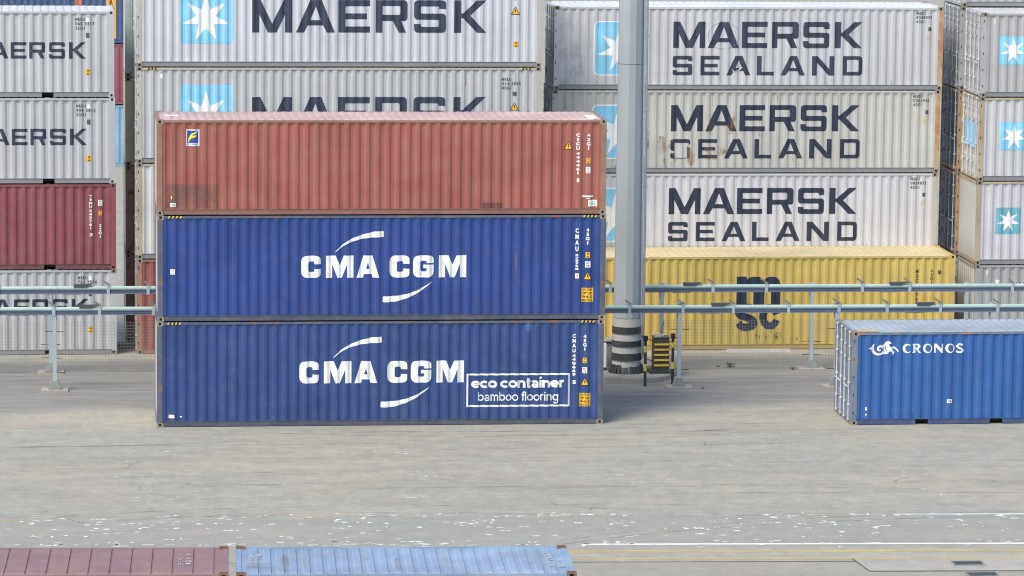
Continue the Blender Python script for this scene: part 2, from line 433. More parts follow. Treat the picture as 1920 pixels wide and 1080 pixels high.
def codes(c, x, z1, lines, mat, dz=.13, wd=.5):
    """three short lines of reference text under the top rail"""
    ms = []
    for i, s in enumerate(lines):
        ms.append(text_mesh(s, (x, x+wd*len(s)/7, z1-(i+1)*dz+.035, z1-i*dz), .035, 1.25))
    return decal('reference_text', ms, c, mat)
def vcode(c, x, z0, z1, s, mat, wd=.10):
    return decal('reference_text', [text_mesh('\n'.join(s), (x-wd/2, x+wd/2, z0, z1), .045)], c, mat)
def warn(c, x, z, s=.22):
    decal('warning_triangle', [fill_loops([rounded([(x-s*.58, z-s*.5, .02), (x, z+s*.56, .02), (x+s*.58, z-s*.5, .02)])])], c, BLACK, .004)
    decal('warning_triangle', [fill_loops([rounded([(x-s*.44, z-s*.42, .01), (x, z+s*.42, .01), (x+s*.44, z-s*.42, .01)])])], c, YEL, .007)
    decal('warning_triangle', [fill_loops([[(x-.008, z+.05), (x+.016, z+.05), (x+.002, z-.01), (x+.02, z-.01), (x-.006, z-.075), (x, z-.03), (x-.02, z-.03)]])], c, BLACK, .010)
def sticker(c, x0, x1, z0, z1, mat, nm='sticker', txt=None, tm=None, off=.005):
    decal(nm, [fill_loops([rbox(x0, x1, z0, z1, .01)])], c, mat, off)
    if txt:
        n = len(txt); h = (z1-z0)/n; ms = []
        for i, s in enumerate(txt): ms.append(text_mesh(s, (x0+.03, x1-.03, z1-(i+.82)*h, z1-(i+.22)*h), .01))
        decal('sticker_text', ms, c, tm or BLACK, off+.003)

# ================================================================== SETTING
def ground_mat():
    mt, nt, b = newmat('yard_concrete')
    P = lambda s, l=(0, 0, 0): coords(nt, s, l, True)
    streak = nz(nt, P((.26, 1.1, 1)), 1.0, 8, .74)
    patch = nz(nt, P((.16, .5, 1), (5, 2, 0)), 1.0, 4, .6)
    patch2 = nz(nt, P((.1, .28, 1), (15, 8, 0)), 1.0, 3, .6)
    fine = nz(nt, P((4, 9, 1)), 1.6, 8, .8)
    fs = nz(nt, P((.45, 6, 1), (3, 3, 0)), 1.0, 6, .75)
    col = mixc(nt, ramp(nt, patch, .35, .65), (.345, .33, .272), (.415, .382, .30))
    col = mixc(nt, ramp(nt, patch2, .42, .66, 0, .8), col, (.345, .35, .30))
    col = mixc(nt, ramp(nt, streak, .48, .70, 0, .36), col, (.235, .225, .195))
    col = mixc(nt, ramp(nt, streak, .46, .3, 0, .35), col, (.46, .43, .385))
    col = mixc(nt, ramp(nt, fs, .50, .70, 0, .45), col, (.21, .205, .2))
    col = mixc(nt, ramp(nt, fine, .5, .70, 0, .6), col, (.2, .195, .185))
    col = mixc(nt, ramp(nt, fine, .46, .3, 0, .3), col, (.5, .48, .44))
    g1_ = nz(nt, P((1.3, .9, 1), (2, 7, 0)), 1.6, 8, .82)
    col = mixc(nt, ramp(nt, g1_, .46, .66, 0, .5), col, (.22, .215, .20))
    col = mixc(nt, ramp(nt, g1_, .46, .32, 0, .45), col, (.50, .47, .40))
    pk = nz(nt, P((.22, .6, 1), (31, 8, 0)), 1.0, 6, .7)
    col = mixc(nt, ramp(nt, pk, .54, .66, 0, .55), col, (.44, .36, .30))
    # older, greyer asphalt in the lane between the rails and the stacks
    g = nt.nodes.new('ShaderNodeNewGeometry'); sp = nt.nodes.new('ShaderNodeSeparateXYZ'); nt.links.new(g.outputs['Position'], sp.inputs[0])
    wob = mth(nt, 'ADD', sp.outputs[1], mth(nt, 'MULTIPLY', mth(nt, 'SUBTRACT', nz(nt, P((.25, .25, 1)), 1.0, 4), .5), 3.2))
    band = mth(nt, 'MULTIPLY', ramp(nt, wob, 2.4, 3.6), ramp(nt, wob, 12.1, 11.3))
    asp = mixc(nt, ramp(nt, nz(nt, P((.3, 2.2, 1)), 1.2, 8, .75), .35, .7), (.15, .15, .145), (.31, .30, .28))
    col = mixc(nt, mth(nt, 'MULTIPLY', band, .8), col, asp)
    band2 = mth(nt, 'MULTIPLY', ramp(nt, wob, 9.6, 10.1), ramp(nt, wob, 11.3, 10.7))
    col = mixc(nt, mth(nt, 'MULTIPLY', band2, .5), col, (.17, .17, .17))
    # rougher strip under the flaked markings
    bnd3 = mth(nt, 'MULTIPLY', ramp(nt, sp.outputs[1], -12.9, -13.1), ramp(nt, sp.outputs[1], -17.2, -17.0))
    col = mixc(nt, mth(nt, 'MULTIPLY', bnd3, ramp(nt, nz(nt, P((2.5, 4, 1)), 1.3, 8, .8), .3, .7, .1, .6)), col, (.27, .275, .265))
    near = ramp(nt, mth(nt, 'ADD', sp.outputs[1], mth(nt, 'MULTIPLY', mth(nt, 'SUBTRACT', sp.outputs[0], 9.5), .052)), -18.45, -18.5)
    col = mixc(nt, mth(nt, 'MULTIPLY', near, ramp(nt, nz(nt, P((7, 9, 1)), 1.6, 6, .8), .4, .65, .1, .75)), col, (.29, .265, .225))
    nt.links.new(col, b.inputs['Base Color']); b.inputs['Roughness'].default_value = .85
    bp = nt.nodes.new('ShaderNodeBump'); bp.inputs['Strength'].default_value = .5; bp.inputs['Distance'].default_value = .02
    nt.links.new(fine, bp.inputs['Height']); nt.links.new(bp.outputs[0], b.inputs['Normal'])
    return mt
GM = ground_mat()
struct(MB().grid([[(-700, -400, 0), (-700, 900, 0)], [(700, -400, 0), (700, 900, 0)]]).build('ground', GM, fix=False))
for p in bpy.data.objects['ground'].data.polygons:
    if p.normal.z < 0: bpy.data.objects['ground'].data.flip_normals(); break
def sheet(name, loop, z, mat, fr=0):
    me = fill_loops([loop]); bm = bmesh.new(); bm.from_mesh(me)
    for v in bm.verts: v.co.z = z
    for f in bm.faces:
        f.normal_update()
        if f.normal.z < 0: f.normal_flip()
    bm.to_mesh(me); bm.free(); o = link(name, me, mat); return struct(o)
WLINE = worn('worn_white_line', (.80, .80, .77), .95, 1.6, .7, (1, 5, 1), .12)
YLINE = worn('faded_yellow_line', (.68, .55, .25), 1.0, 1.6, .7, (.6, 3, 1), .3, .7)
def tilt(x, y0): return y0-.055*(x-9)/1.0*1.0*.9 if False else y0-.052*(x-9.5)
def stripe(name, x0, x1, y, wd, mat, z):
    lp = [(x0, tilt(x0, y)), (x1, tilt(x1, y)), (x1, tilt(x1, y)+wd), (x0, tilt(x0, y)+wd)]; return sheet(name, lp, z, mat)
stripe('road_marking', 9.4, 60, -16.53, .15, WLINE, .004)
stripe('road_marking', 9, 60, -17.42, .26, YLINE, .004)
stripe('road_marking', 9, 60, -18.25, .22, YLINE, .004)
stripe('road_marking', 17.6, 60, -12.93, .10, WLINE, .004)
JOINT = worn('dark_joint', (.08, .08, .08), .95, 3, .9, (1, 1, 1), .15, .75)
stripe('pavement_joint', -30, 17, -13.02, .05, worn('tar_joint', (.13, .14, .16), .5, 3.2, .9, (1, 1, 1), .15, .6), .004)
stripe('pavement_joint', -30, 15.45, -18.52, .06, JOINT, .006)
APR = plain('apron_concrete', (.37, .345, .305), .85, .14, 0, 1.2)
sheet('concrete_apron', [(13.9, -16.92+.0), (60, -19.3), (60, -21.9), (15.55, -19.83)] if False else [(15.45, -18.0), (40, -19.28), (40, -21.1), (15.55, -19.85)], .002, APR)
sheet('pavement_joint', [(15.55, -19.87), (40, -21.12), (40, -21.19), (15.55, -19.96)], .006, JOINT)
sheet('pavement_joint', [(15.42, -18.5), (15.46, -18.5), (15.57, -19.9), (15.53, -19.9)], .006, JOINT)
sheet('asphalt_patch', [(-30, -18.56+2.0), (-30, -40), (60, -44), (60, -21.22), (15.5, -19.95), (15.4, -18.54-.3)], .0, APR) if False else None
# flaked white paint between the lines: uncountable chips
def chips():
    rnd = random.Random(11); V = []; F = []
    def blob(x, y, sx, sy):
        k = len(V); n = rnd.randint(5, 8)
        for i in range(n):
            a = 2*math.pi*i/n; q = rnd.uniform(.55, 1.15); V.append((x+sx*q*math.cos(a), y+sy*q*math.sin(a), .005))
        F.append(tuple(range(k, k+n)))
    for i in range(300):
        x = rnd.uniform(-6, 27); row = rnd.choice([0, .9, 1.8, 2.5, 3.3])
        y = tilt(x, -16.3)+row+rnd.gauss(0, .22)
        for j in range(rnd.choice([1, 1, 1, 2, 3])):
            blob(x+rnd.uniform(-.3, .3), y+rnd.uniform(-.12, .12), rnd.uniform(.03, .13), rnd.uniform(.03, .085))
    for i in range(90):
        x = rnd.uniform(-6, 27); blob(x, tilt(x, -16.45)+rnd.gauss(0, .1), rnd.uniform(.05, .25), rnd.uniform(.02, .05))
    for i in range(60):
        x = rnd.uniform(-6, 27); blob(x, tilt(x, -12.95)+rnd.gauss(0, .05), rnd.uniform(.05, .2), rnd.uniform(.015, .04))
    for (cx, cy, k) in ((-.3, -7.69, 9), (-.23, -5.4, 5), (-.1, -10.4, 9), (6.4, -7.4, 14), (6.1, -10.5, 14), (6.0, -4.3, 7), (18.8, -8.1, 9), (19.3, -10.9, 10), (12.6, -8.5, 8), (14.3, -6.2, 4), (-.1, -3.9, 3), (16, -12, 5)):
        for i in range(k): blob(cx+rnd.gauss(0, .45), cy+rnd.gauss(0, .35), rnd.uniform(.03, .13), rnd.uniform(.012, .04))
    me = bpy.data.meshes.new('flaked_paint'); me.from_pydata(V, [], F)
    o = link('flaked_paint', me, worn('flaked_white_paint', (.80, .80, .78), .80, 7, .7, soft=.12)); struct(o)
    for p in me.polygons: pass
chips()
for (x, y, l) in ((-4.1, -12.78, .6), (3.35, -12.9, .3), (9.3, -13.2, .45), (15.76, -13.4, .55)):
    sheet('yellow_dash', [(x-l, y-.06), (x+l, y-.08), (x+l, y+.06), (x-l, y+.08)], .005, worn('faded_yellow_dash', (.66, .47, .15), .62, 6, .7, soft=.2))
rk = random.Random(21); CR = worn('crack_line', (.13, .125, .12), .55, 2.2, .9, (1, 1, 1), .12, .6)
for i in range(9):
    x = rk.uniform(-4, 21); y = rk.uniform(-12, -1); p = [(x, y)]; a = rk.uniform(0, 6.28)
    for k in range(9): a += rk.uniform(-.6, .6); p.append((p[-1][0]+.34*math.cos(a), p[-1][1]+.34*math.sin(a)))
    sheet('crack', stroke(p, [.01+.022*math.sin(math.pi*k/9) for k in range(10)]), .0037+.0001*i, CR)
# tyre marks
TYRE = worn('tyre_mark', (.10, .10, .095), .60, 1.4, .9, (.5, 2, 1), .3, .38)
rt = random.Random(5)
for i in range(26):
    x0 = rt.uniform(-12, 16); y0 = rt.uniform(-12, -1); ln = rt.uniform(6, 20); bend = rt.uniform(-1.3, 1.3)
    path = [(x0+ln*k/14, y0+bend*(k/14)**2+rt.uniform(-.01, .01)) for k in range(15)]
    for dy in (0,):
        sheet('tyre_mark', stroke([(px, py+dy) for px, py in path], rt.uniform(.05, .14)), .003+.0001*i, TYRE)
for i, (cx, cy, rr, a0, a1) in enumerate(((4, -20, 14, 60, 120), (4.3, -20, 15.6, 55, 118), (20, -22, 15, 75, 140), (21, -22.4, 16.8, 78, 136), (9, 6, 13, 230, 300), (9.5, 6.2, 14.7, 235, 298), (16, 9, 17, 225, 285))):
    sheet('tyre_mark', stroke([(cx+rr*math.cos(R(a0+(a1-a0)*k/24)), cy+.55*rr*math.sin(R(a0+(a1-a0)*k/24))) for k in range(25)], .13), .0056+.0001*i, TYRE)
# long dark scuff behind the rails and by the right-hand container
sheet('tyre_mark', stroke([(9.5+1.5*k, 1.9-.02*k+.12*math.sin(k)) for k in range(9)], .16), .0052, TYRE)
def grate(x, y, which):
    t = thing('drain_grate', which, 'drain grate', (x, y, .004)); t.scale = (.72, .85, 1)
    MB().box(-.52, .52, -.30, -.25, 0, .02).box(-.52, .52, .25, .30, 0, .02).box(-.52, -.47, -.25, .25, 0, .02).box(.47, .52, -.25, .25, 0, .02).build('frame', plain('grate_frame', (.28, .30, .29), .6), t)
    mb = MB()
    for i in range(14): mb.box(-.45+i*.068, -.42+i*.068, -.25, .25, .002, .014)
    mb.build('bars', plain('grate_bars', (.10, .11, .11), .5), t)
    MB().box(-.47, .47, -.25, .25, -.003, .001).build('sump', BLACK, t)
grate(18.0, -19.22, 'slotted steel drain grate set in the pale concrete apron')
grate(18.05, -20.45, 'drain grate at the bottom edge in front of the other grate')

# ================================================================== CENTRE STACK
ra = -.0085
GC = 'containers in the front centre stack'
BLUE = (.021, .060, .245)
b1m = paint('blue_paint', BLUE, .05, .08, .10, .40, 1, streak=.11)
b2m = paint('blue_paint', (.027, .064, .215), .06, .12, .10, .42, 2, streak=.12)
bfr = paint('blue_frame', (.09, .11, .17), .62, .4, .15, .5, 3)
redm = paint('oxide_red_paint', (.345, .10, .072), .06, .12, .10, .45, 4, chalk=.32, streak=.18)
redf = paint('oxide_red_frame', (.31, .17, .12), .5, .45, .12, .5, 5)
redroof = paint('chalky_pink_roof', (.56, .40, .38), .03, .55, .12, .6, 6, dirtc=(.55, .48, .42))
pale = paint('pale_end_panel', (.66, .64, .58), .08, .2, seed=3)  # cream colour stands in for sky glare on the left end faces
cA2 = container('blue container with boxed eco text at the bottom of the front centre stack', (0, 0, 0), ra, L40, H9, b2m, bfr, CAST, left='flat', leftmat=pale, rodmat=ROD, seed=2, hazard=True, group=GC)
cA1 = container('plain lettered blue container directly under the rust red one', (.02, 0, H9), ra, L40, H9, b1m, bfr, CAST, left='flat', leftmat=pale, rodmat=ROD, seed=1, hazard=True, group=GC)
cA0 = container('rust red container on top of the front centre stack', (0, 0, 2*H9), ra, L40, H8, redm, redf, CAST, roof=redroof, left='flat', leftmat=pale, rodmat=ROD, seed=4, group=GC)
for c, dx, dz in ((cA1, 0, 0), (cA2, -.02, 0)):
    ls = word([('C', 3.88+dx, 4.41+dx), ('M', 4.55+dx, 5.30+dx), ('A', 5.38+dx, 6.0+dx), ('C', 6.28+dx, 6.82+dx), ('G', 6.92+dx, 7.48+dx), ('M', 7.62+dx, 8.37+dx)], 1.175, 1.78, True)
    decal('company_lettering', [fill_loops(ls)], c, WHT)
    p1 = smoothpath([(4.805+dx, 1.885), (5.10+dx, 2.12), (5.45+dx, 2.27), (5.80+dx, 2.345), (6.05+dx, 2.362), (6.12+dx, 2.365)])
    n = len(p1); w1 = [.012+.15*min(1, (i/(n-1))*1.5)*(1 if i < n-2 else (.92 if i == n-2 else .55)) for i in range(n)]
    p2 = smoothpath([(7.43+dx, 1.052), (7.15+dx, .85), (6.85+dx, .70), (6.5+dx, .605), (6.2+dx, .578), (6.10+dx, .578)])
    decal('company_arc', [fill_loops([stroke(p1, w1)])], c, WHT); decal('company_arc', [fill_loops([stroke(p2, w1)])], c, WHT)
# middle container marks
vcode(cA1, 11.40, 1.70+.18, 2.51, 'CMAU', CODE); vcode(cA1, 11.405, 1.36, 1.80, '575758'.replace('757', '797'), CODE); 
sticker(cA1, 11.36, 11.46, 1.13, 1.27, CODE, 'check_digit_box', ['7'], b1m)
vcode(cA1, 11.69, 2.06, 2.51, '45G1', CODE)
sticker(cA1, 11.638, 11.758, 1.69, 1.85, YEL, txt=['9', '6'], tm=BLACK)
sticker(cA1, 11.627, 11.776, 1.43, 1.60, CODE, txt=['IC', '72'], tm=b1m)
warn(cA1, 11.70, 1.20)
sticker(cA1, 11.534, 11.862, .485, .869, YEL, 'height_placard', ['OUTIN', '72', '962', 'BICKS'], BLACK)
sticker(cA1, .35, .47, 1.28, 1.43, CODE, txt=['TIR', '21'], tm=GREYT)
# bottom container marks
box = [rbox(8.426, 11.268, .491, 1.413, 0), rbox(8.476, 11.218, .541, 1.363, 0)]
decal('text_box_outline', [fill_loops(box)], cA2, WHT)
def sans(s, x0, x1, base, xh, w):
    """grotesque lower-case lettering drawn as strokes; returns layers of loops"""
    def arc(cx, cz, rx, rz, a0, a1, n=14): return stroke([(cx+rx*math.cos(R(a0+(a1-a0)*i/n)), cz+rz*math.sin(R(a0+(a1-a0)*i/n))) for i in range(n+1)], w)
    h = w/2; lay = [[], [], []]; pen = 0.
    def bar(x, za, zb): return [(x-h, za), (x-h, zb), (x+h, zb), (x+h, za)]
    def ring(x, r=.43): return [ell(x, .5, r+h, .5, 22), ell(x, .5, r-h, .5-w, 22)]
    for ch in s:
        x = pen
        if ch == ' ': pen += .45; continue
        if ch == 'o': lay[0] += ring(x+.5); adv = 1.12
        elif ch == 'c': lay[0].append(arc(x+.5, .5, .43, .5-h, 48, 312)); adv = 1.02
        elif ch == 'e': lay[0].append(arc(x+.5, .5, .43, .5-h, 0, 318)); lay[1].append([(x+.12, .5-h*.75), (x+.12, .5+h*.75), (x+.5+.43+h, .5+h*.75), (x+.5+.43+h, .5-h*.75)]); adv = 1.09
        elif ch == 'n': lay[0].append(bar(x+.12, 0, 1)); lay[1].append(arc(x+.48, .6, .34, .4-h, 168, 0)[:]); lay[2].append(bar(x+.82, 0, .62)); adv = 1.07
        elif ch == 'm':
            lay[0].append(bar(x+.12, 0, 1)); lay[1].append(arc(x+.40, .65, .27, .35-h, 168, 0)); lay[2].append(bar(x+.67, 0, .67)); lay[1].append(arc(x+.95, .65, .27, .35-h, 168, 0)); lay[2].append(bar(x+1.22, 0, .67)); adv = 1.46
        elif ch == 't': lay[0].append(stroke(smoothpath([(x+.28, 1.32), (x+.28, .8), (x+.28, .25), (x+.36, .09), (x+.55, .1)]), w)); lay[1].append([(x+.04, 1-w*.8), (x+.04, 1), (x+.55, 1), (x+.55, 1-w*.8)]); adv = .66
        elif ch == 'a': lay[0].append(arc(x+.44, .64, .32, .36-h, 160, 0)); lay[1].append(bar(x+.76, 0, .66)); lay[2] += [ell(x+.40, .29, .32+h*.4, .29, 18), ell(x+.42, .29, .30-h*.9, .29-w*.85, 18)]; adv = 1.04
        elif ch == 'i': lay[0].append(bar(x+.12, 0, 1)); lay[0].append(bar(x+.12, 1.16, 1.16+w)); adv = .38
        elif ch == 'l': lay[0].append(bar(x+.12, 0, 1.42)); adv = .38
        elif ch == 'r': lay[0].append(bar(x+.12, 0, 1)); lay[1].append(arc(x+.46, .62, .34, .38-h, 168, 75)); adv = .66
        elif ch == 'b': lay[0].append(bar(x+.12, 0, 1.42)); lay[1] += ring(x+.52, .40); adv = 1.12
        elif ch == 'f': lay[0].append(stroke(smoothpath([(x+.25, 0), (x+.25, .6), (x+.25, 1.1), (x+.34, 1.32), (x+.55, 1.35)]), w)); lay[1].append([(x+.03, 1-w), (x+.03, 1), (x+.52, 1), (x+.52, 1-w)]); adv = .58
        elif ch == 'g': lay[1] += ring(x+.48, .40); lay[0].append(stroke(smoothpath([(x+.86, 1), (x+.86, .4), (x+.86, -.1), (x+.72, -.32), (x+.45, -.36), (x+.16, -.27)]), w)); adv = 1.1
        pen += adv
    k = (x1-x0)/(pen-.12)
    return [[[(x0+px*k, base+pz*xh) for px, pz in lp] for lp in L_] for L_ in lay]
for args in (('eco container', 8.575, 11.10, 1.015, .205, .31), ('bamboo flooring', 8.74, 10.955, .655, .178, .19)):
    for k, L_ in enumerate(sans(*args)): decal('eco_lettering', [fill_loops(L_)], cA2, WHT, .0045+.0006*k)
vcode(cA2, 11.375, 1.98, 2.49, 'CMAU', CODE); vcode(cA2, 11.375, 1.33, 1.93, '440669', CODE)
vcode(cA2, 11.39, 1.11, 1.21, '5', CODE)
vcode(cA2, 11.67, 2.03, 2.47, '45G1', CODE)
sticker(cA2, 11.618, 11.723, 1.686, 1.835, YEL, txt=['9', '6'])
sticker(cA2, 11.607, 11.741, 1.405, 1.57, CODE, txt=['IC', '72'], tm=b1m)
warn(cA2, 11.68, 1.175)
sticker(cA2, 11.528, 11.842, .487, .859, YEL, 'height_placard', ['OUTIN', '72', '962', 'BICKS'], BLACK)
decal('touch_up_paint', [fill_loops([ell(10.12, 2.69, .09, .12, 12)])], cA2, plain('bright_blue_touch_up', (.06, .15, .38), .4))
sticker(cA2, .32, .475, .245, .34, CODE); sticker(cA2, .62, .68, .27, .30, CODE)
for c, z in ((cA1, .5), (cA2, .45)):
    decal('grime', [fill_loops([rbox(.25, 11.9, .17, z, .1)])], c, GRIME, .0022)
    decal('scuff', [fill_loops([stroke([(3.0+.1*i, .55+.02*math.sin(i*2.1)) for i in range(5)], .02)])], c, RUST, .003)
decal('rust_streak', [fill_loops([stroke([(9.71, 1.9), (9.73, 1.5), (9.72, 1.1)], .04)])], cA1, RUST, .003)
# red container marks
fx0, fx1, fz0, fz1 = .795, 1.152, 1.871, 2.318
sticker(cA0, fx0, fx1, fz0, fz1, STAR, 'leasing_logo', off=.005)
decal('leasing_logo', [fill_loops([rbox(fx0+.03, fx1-.03, fz0+.085, fz1-.03)])], cA0, plain('logo_blue', (.03, .06, .32), .4), .008)
sw = [(.85, 1.975), (.865, 2.10), (.93, 2.20), (1.0, 2.235), (1.09, 2.265), (1.115, 2.27), (1.06, 2.205), (.98, 2.175), (.955, 2.15), (1.03, 2.155), (1.09, 2.17), (1.06, 2.12), (1.0, 2.095), (.93, 2.075), (.89, 2.02), (.87, 1.965)]
decal('leasing_logo', [fill_loops([sw])], cA0, plain('logo_yellow', (.80, .72, .05), .4), .011)
decal('leasing_logo', [text_mesh('FLORENS', (fx0+.03, fx1-.03, fz0+.02, fz0+.07), .01)], cA0, plain('logo_blue', (.03, .06, .32)), .008)
decal('repainted_patch', [fill_loops([rbox(.26, 1.683, .19, .834, .03)])], cA0, worn('brown_primer_patch', (.20, .13, .115), .95, 2.2, .6, soft=.5, alpha=.75), .0025)
warn(cA0, 11.147, 1.88)
vcode(cA0, 11.41, 1.76, 2.21, 'CSCU', CODE); vcode(cA0, 11.415, 1.09, 1.70, '444461', CODE); vcode(cA0, 11.423, .87, .99, '0', CODE, .075)
vcode(cA0, 11.70, 1.76, 2.2, '42G1', CODE)
sticker(cA0, 11.648, 11.752, 1.397, 1.543, YEL, txt=['9', '6']); sticker(cA0, 11.636, 11.756, 1.12, 1.295, CODE, txt=['IC', '72'], tm=redm)
sticker(cA0, 11.53, 11.84, .465, .51, CODE); sticker(cA0, 11.66, 11.76, .42, .44, CODE)
sticker(cA0, 11.707, 11.95, .214, .39, STAR, 'paper_label', ['UASI'], plain('label_green', (.10, .35, .25)))
sticker(cA0, .37, .52, .225, .33, STAR, 'paper_label', ['CHN'], BLACK); sticker(cA0, .385, .415, .43, .52, plain('label_pale_yellow', (.7, .65, .2)))
decal('grime', [fill_loops([rbox(8.82, 9.36, .17, .32, .01)])], cA0, worn('dark_red_patch', (.2, .08, .07), .95, 2, alpha=.6), .003)
# paint daubs on the red roof corners
MB().box(.26, .62, 1.0, 1.35, 2.591-.014, 2.591-.002).build('roof_marking', STAR, cA0['root'])
MB().box(11.72, 11.98, .35, 1.3, 2.591-.014, 2.591-.002).build('roof_marking', STAR, cA0['root'])

# ================================================================== RIGHT FRONT 20 FT CONTAINER
crm = paint('mid_blue_paint', (.028, .115, .36), .05, .09, .10, .38, 7, streak=.12)
crf = paint('mid_blue_frame', (.15, .20, .28), .62, .45, .15, .5, 8, rustc=(.36,.19,.10))
crr = paint('pale_blue_roof', (.34, .40, .47), .08, .45, .12, .55, 9, dirtc=(.5, .48, .42))
crd = paint('weathered_blue_door', (.20, .255, .33), .15, .3, .2, .35, 10, chalk=.3)
cK = container('single mid blue container with white seahorse logo on open ground at right', (18.987, -.716, 0), -.0006, L20, H8, crm, crf, CAST, roof=crr, left='door', leftmat=crd, rodmat=ROD, seed=7, pockets=True)
def oval(cx, cz, rx, rz, tl, tr, tz):
    return [ell(cx, cz, rx, rz, 20), ell(cx+(tl-tr)/2, cz, rx-(tl+tr)/2, rz-tz, 20)]
z0, z1 = 1.99, 2.245; zc = (z0+z1)/2
ls = []
ls += [ell(1.53, zc, .128, .13, 22, 38, 322)+ell(1.56, zc, .07, .095, 18, -48, 48)[::-1][0:0]+[ (1.56+.075*math.cos(R(a)), zc+.095*math.sin(R(a))) for a in range(310, 40, -18)]]
ls += [[(1.675, z0), (1.675, z0+.02), (1.70, z0+.03), (1.70, z1-.03), (1.675, z1-.02), (1.675, z1), (1.84, z1), (1.89, z1-.03), (1.90, z1-.08), (1.86, z1-.125), (1.82, z1-.14), (1.90, z0+.02), (1.935, z0), (1.86, z0), (1.78, z0+.11), (1.765, z0+.11), (1.765, z0)], [(1.765, z1-.115), (1.765, z1-.025), (1.81, z1-.03), (1.83, z1-.07), (1.81, z1-.11)]]
ls += oval(2.10, zc, .13, .13, .075, .035, .03); ls += oval(2.73, zc, .13, .13, .075, .035, .03)
ls += [[(2.29, z0), (2.29, z1), (2.35, z1), (2.49, z0+.11), (2.49, z1), (2.535, z1), (2.535, z0), (2.49, z0), (2.335, z0+.16), (2.335, z0)]]
ls += [stroke(smoothpath([(3.09, z1-.04), (3.05, z1-.025), (2.98, z1-.02), (2.935, z1-.06), (2.955, z1-.105), (3.03, zc-.01), (3.085, zc-.04), (3.09, z0+.06), (3.03, z0+.02), (2.96, z0+.022), (2.91, z0+.045)]), .05)]
decal('company_lettering', [fill_loops(ls)], cK, WHT)
sh = []
sh.append([(.448, 2.13), (.53, 2.165), (.575, 2.235), (.62, 2.245), (.60, 2.17), (.60, 2.10), (.64, 2.03), (.70, 1.99), (.78, 1.99), (.84, 2.03), (.86, 2.09), (.83, 2.14), (.78, 2.16), (.74, 2.13), (.75, 2.09), (.79, 2.10), (.80, 2.07), (.76, 2.045), (.71, 2.06), (.685, 2.11), (.70, 2.17), (.75, 2.215), (.82, 2.225), (.87, 2.21), (.90, 2.26), (.93, 2.30), (.98, 2.32), (1.0, 2.345), (1.03, 2.315), (1.08, 2.29), (1.09, 2.26), (1.05, 2.255), (1.02, 2.235), (1.03, 2.19), (1.08, 2.16), (1.14, 2.18), (1.20, 2.165), (1.26, 2.10), (1.30, 2.03), (1.285, 2.02), (1.22, 2.08), (1.17, 2.12), (1.12, 2.115), (1.14, 2.06), (1.18, 2.02), (1.16, 1.97), (1.12, 1.93), (1.10, 1.935), (1.12, 1.98), (1.11, 2.01), (1.06, 2.04), (1.02, 2.04), (1.00, 1.99), (.93, 1.965), (.86, 1.965), (.80, 1.94), (.70, 1.935), (.60, 1.965), (.55, 2.03), (.53, 2.09)])
decal('seahorse_logo', [fill_loops(sh)], cK, WHT)
decal('seahorse_logo', [fill_loops([stroke(smoothpath([(.93, 2.20), (.92, 2.12), (.97, 2.05)]), .022)]), fill_loops([stroke(smoothpath([(.88, 2.16), (.87, 2.08), (.90, 2.02)]), .02)])], cK, crm, .008)
sticker(cK, 2.68, 2.82, .59, .695, STAR, 'paper_label', ['CM'], BLACK)
for z in (.47, .43, .29): decal('white_dot', [fill_loops([ell(.418, z, .022, .028, 10)])], cK, CODE)
decal('scuff', [fill_loops([stroke([(1.15+.12*i, .40+.03*math.sin(i*1.7)) for i in range(7)], .018)])], cK, worn('pale_scuff', (.3, .38, .5), .5, 9), .003)
decal('rust_streak', [fill_loops([stroke([(2.72, 1.7), (2.73, 1.2), (2.71, .9)], .03)])], cK, RUST, .003)
MB().box(.16, .75, .09, .55, H8-.014, H8-.0025).build('roof_marking', paint('rusty_cream', (.55, .45, .33), .3, .3), cK['root'])

# ================================================================== ROW B (behind the rails)
yB = 12.834; yC = 15.35
GL = 'twenty foot containers stacked at left'
MAE20 = [('M', 1.74, 2.27), ('A', 2.33, 2.90), ('E', 2.964, 3.43), ('R', 3.515, 3.986), ('S', 4.099, 4.571), ('K', 4.69, 5.19)]
left_spec = [
 (0, 'pale grey container on the ground at left, crossed by both power rails', grey(11, .52, .12), ['MRKU', '721 3376', '22G1'], .01),
 (2, 'pale grey container resting directly on the dark red one at left', grey(12, .53, .1, dirt=.15), ['MRKU', '994 5815', '22G1'], -.02),
 (3, 'pale grey container topmost in the left stack with a bright white roof', grey(13, .55, .08, dirt=.15), ['MRKU', '060 3317', '22G1'], -.04)]
for lv, lab, mt_, cd, dx in left_spec:
    c = container(lab, (-.8-L20+dx, yB, lv*H8), 0, L20, H8, mt_, mt_, CAST if lv == 0 else mt_, roof=grey(14, .72), left='door', rodmat=ROD, seed=11+lv, pockets=True, group=GL)
    decal('company_lettering', [fill_loops(word([(a, x+.02, y_+.02) for a, x, y_ in MAE20], 1.16 if lv != 0 else 1.2, 1.65 if lv != 0 else 1.69))], c, INKF if lv else INK)
    codes(c, 4.9, 2.38, cd, GREYT)
    sticker(c, 5.2, 5.35, .665, .845, YEL, txt=['9', '6'])
    sticker(c, 5.215, 5.32, 1.78, 1.93, GREYT); sticker(c, 5.235, 5.315, 2.26, 2.38, STAR, 'data_plate')
mar = paint('dark_red_paint', (.26, .06, .075), .06, .15, .10, .45, 15, chalk=.35)
cm_ = container('dark red container in the left stack between the grey ones', (-.8-L20, yB, H8), 0, L20, H8, mar, mar, mar, left='door', rodmat=ROD, seed=15, pockets=True, group=GL)
vcode(cm_, 5.30, 1.86, 2.24, 'TEMU', CODE); vcode(cm_, 5.30, 1.21, 1.81, '542761', CODE); vcode(cm_, 5.31, 1.0, 1.1, '3', CODE); vcode(cm_, 5.583, .95, 1.37, '22G1', CODE)
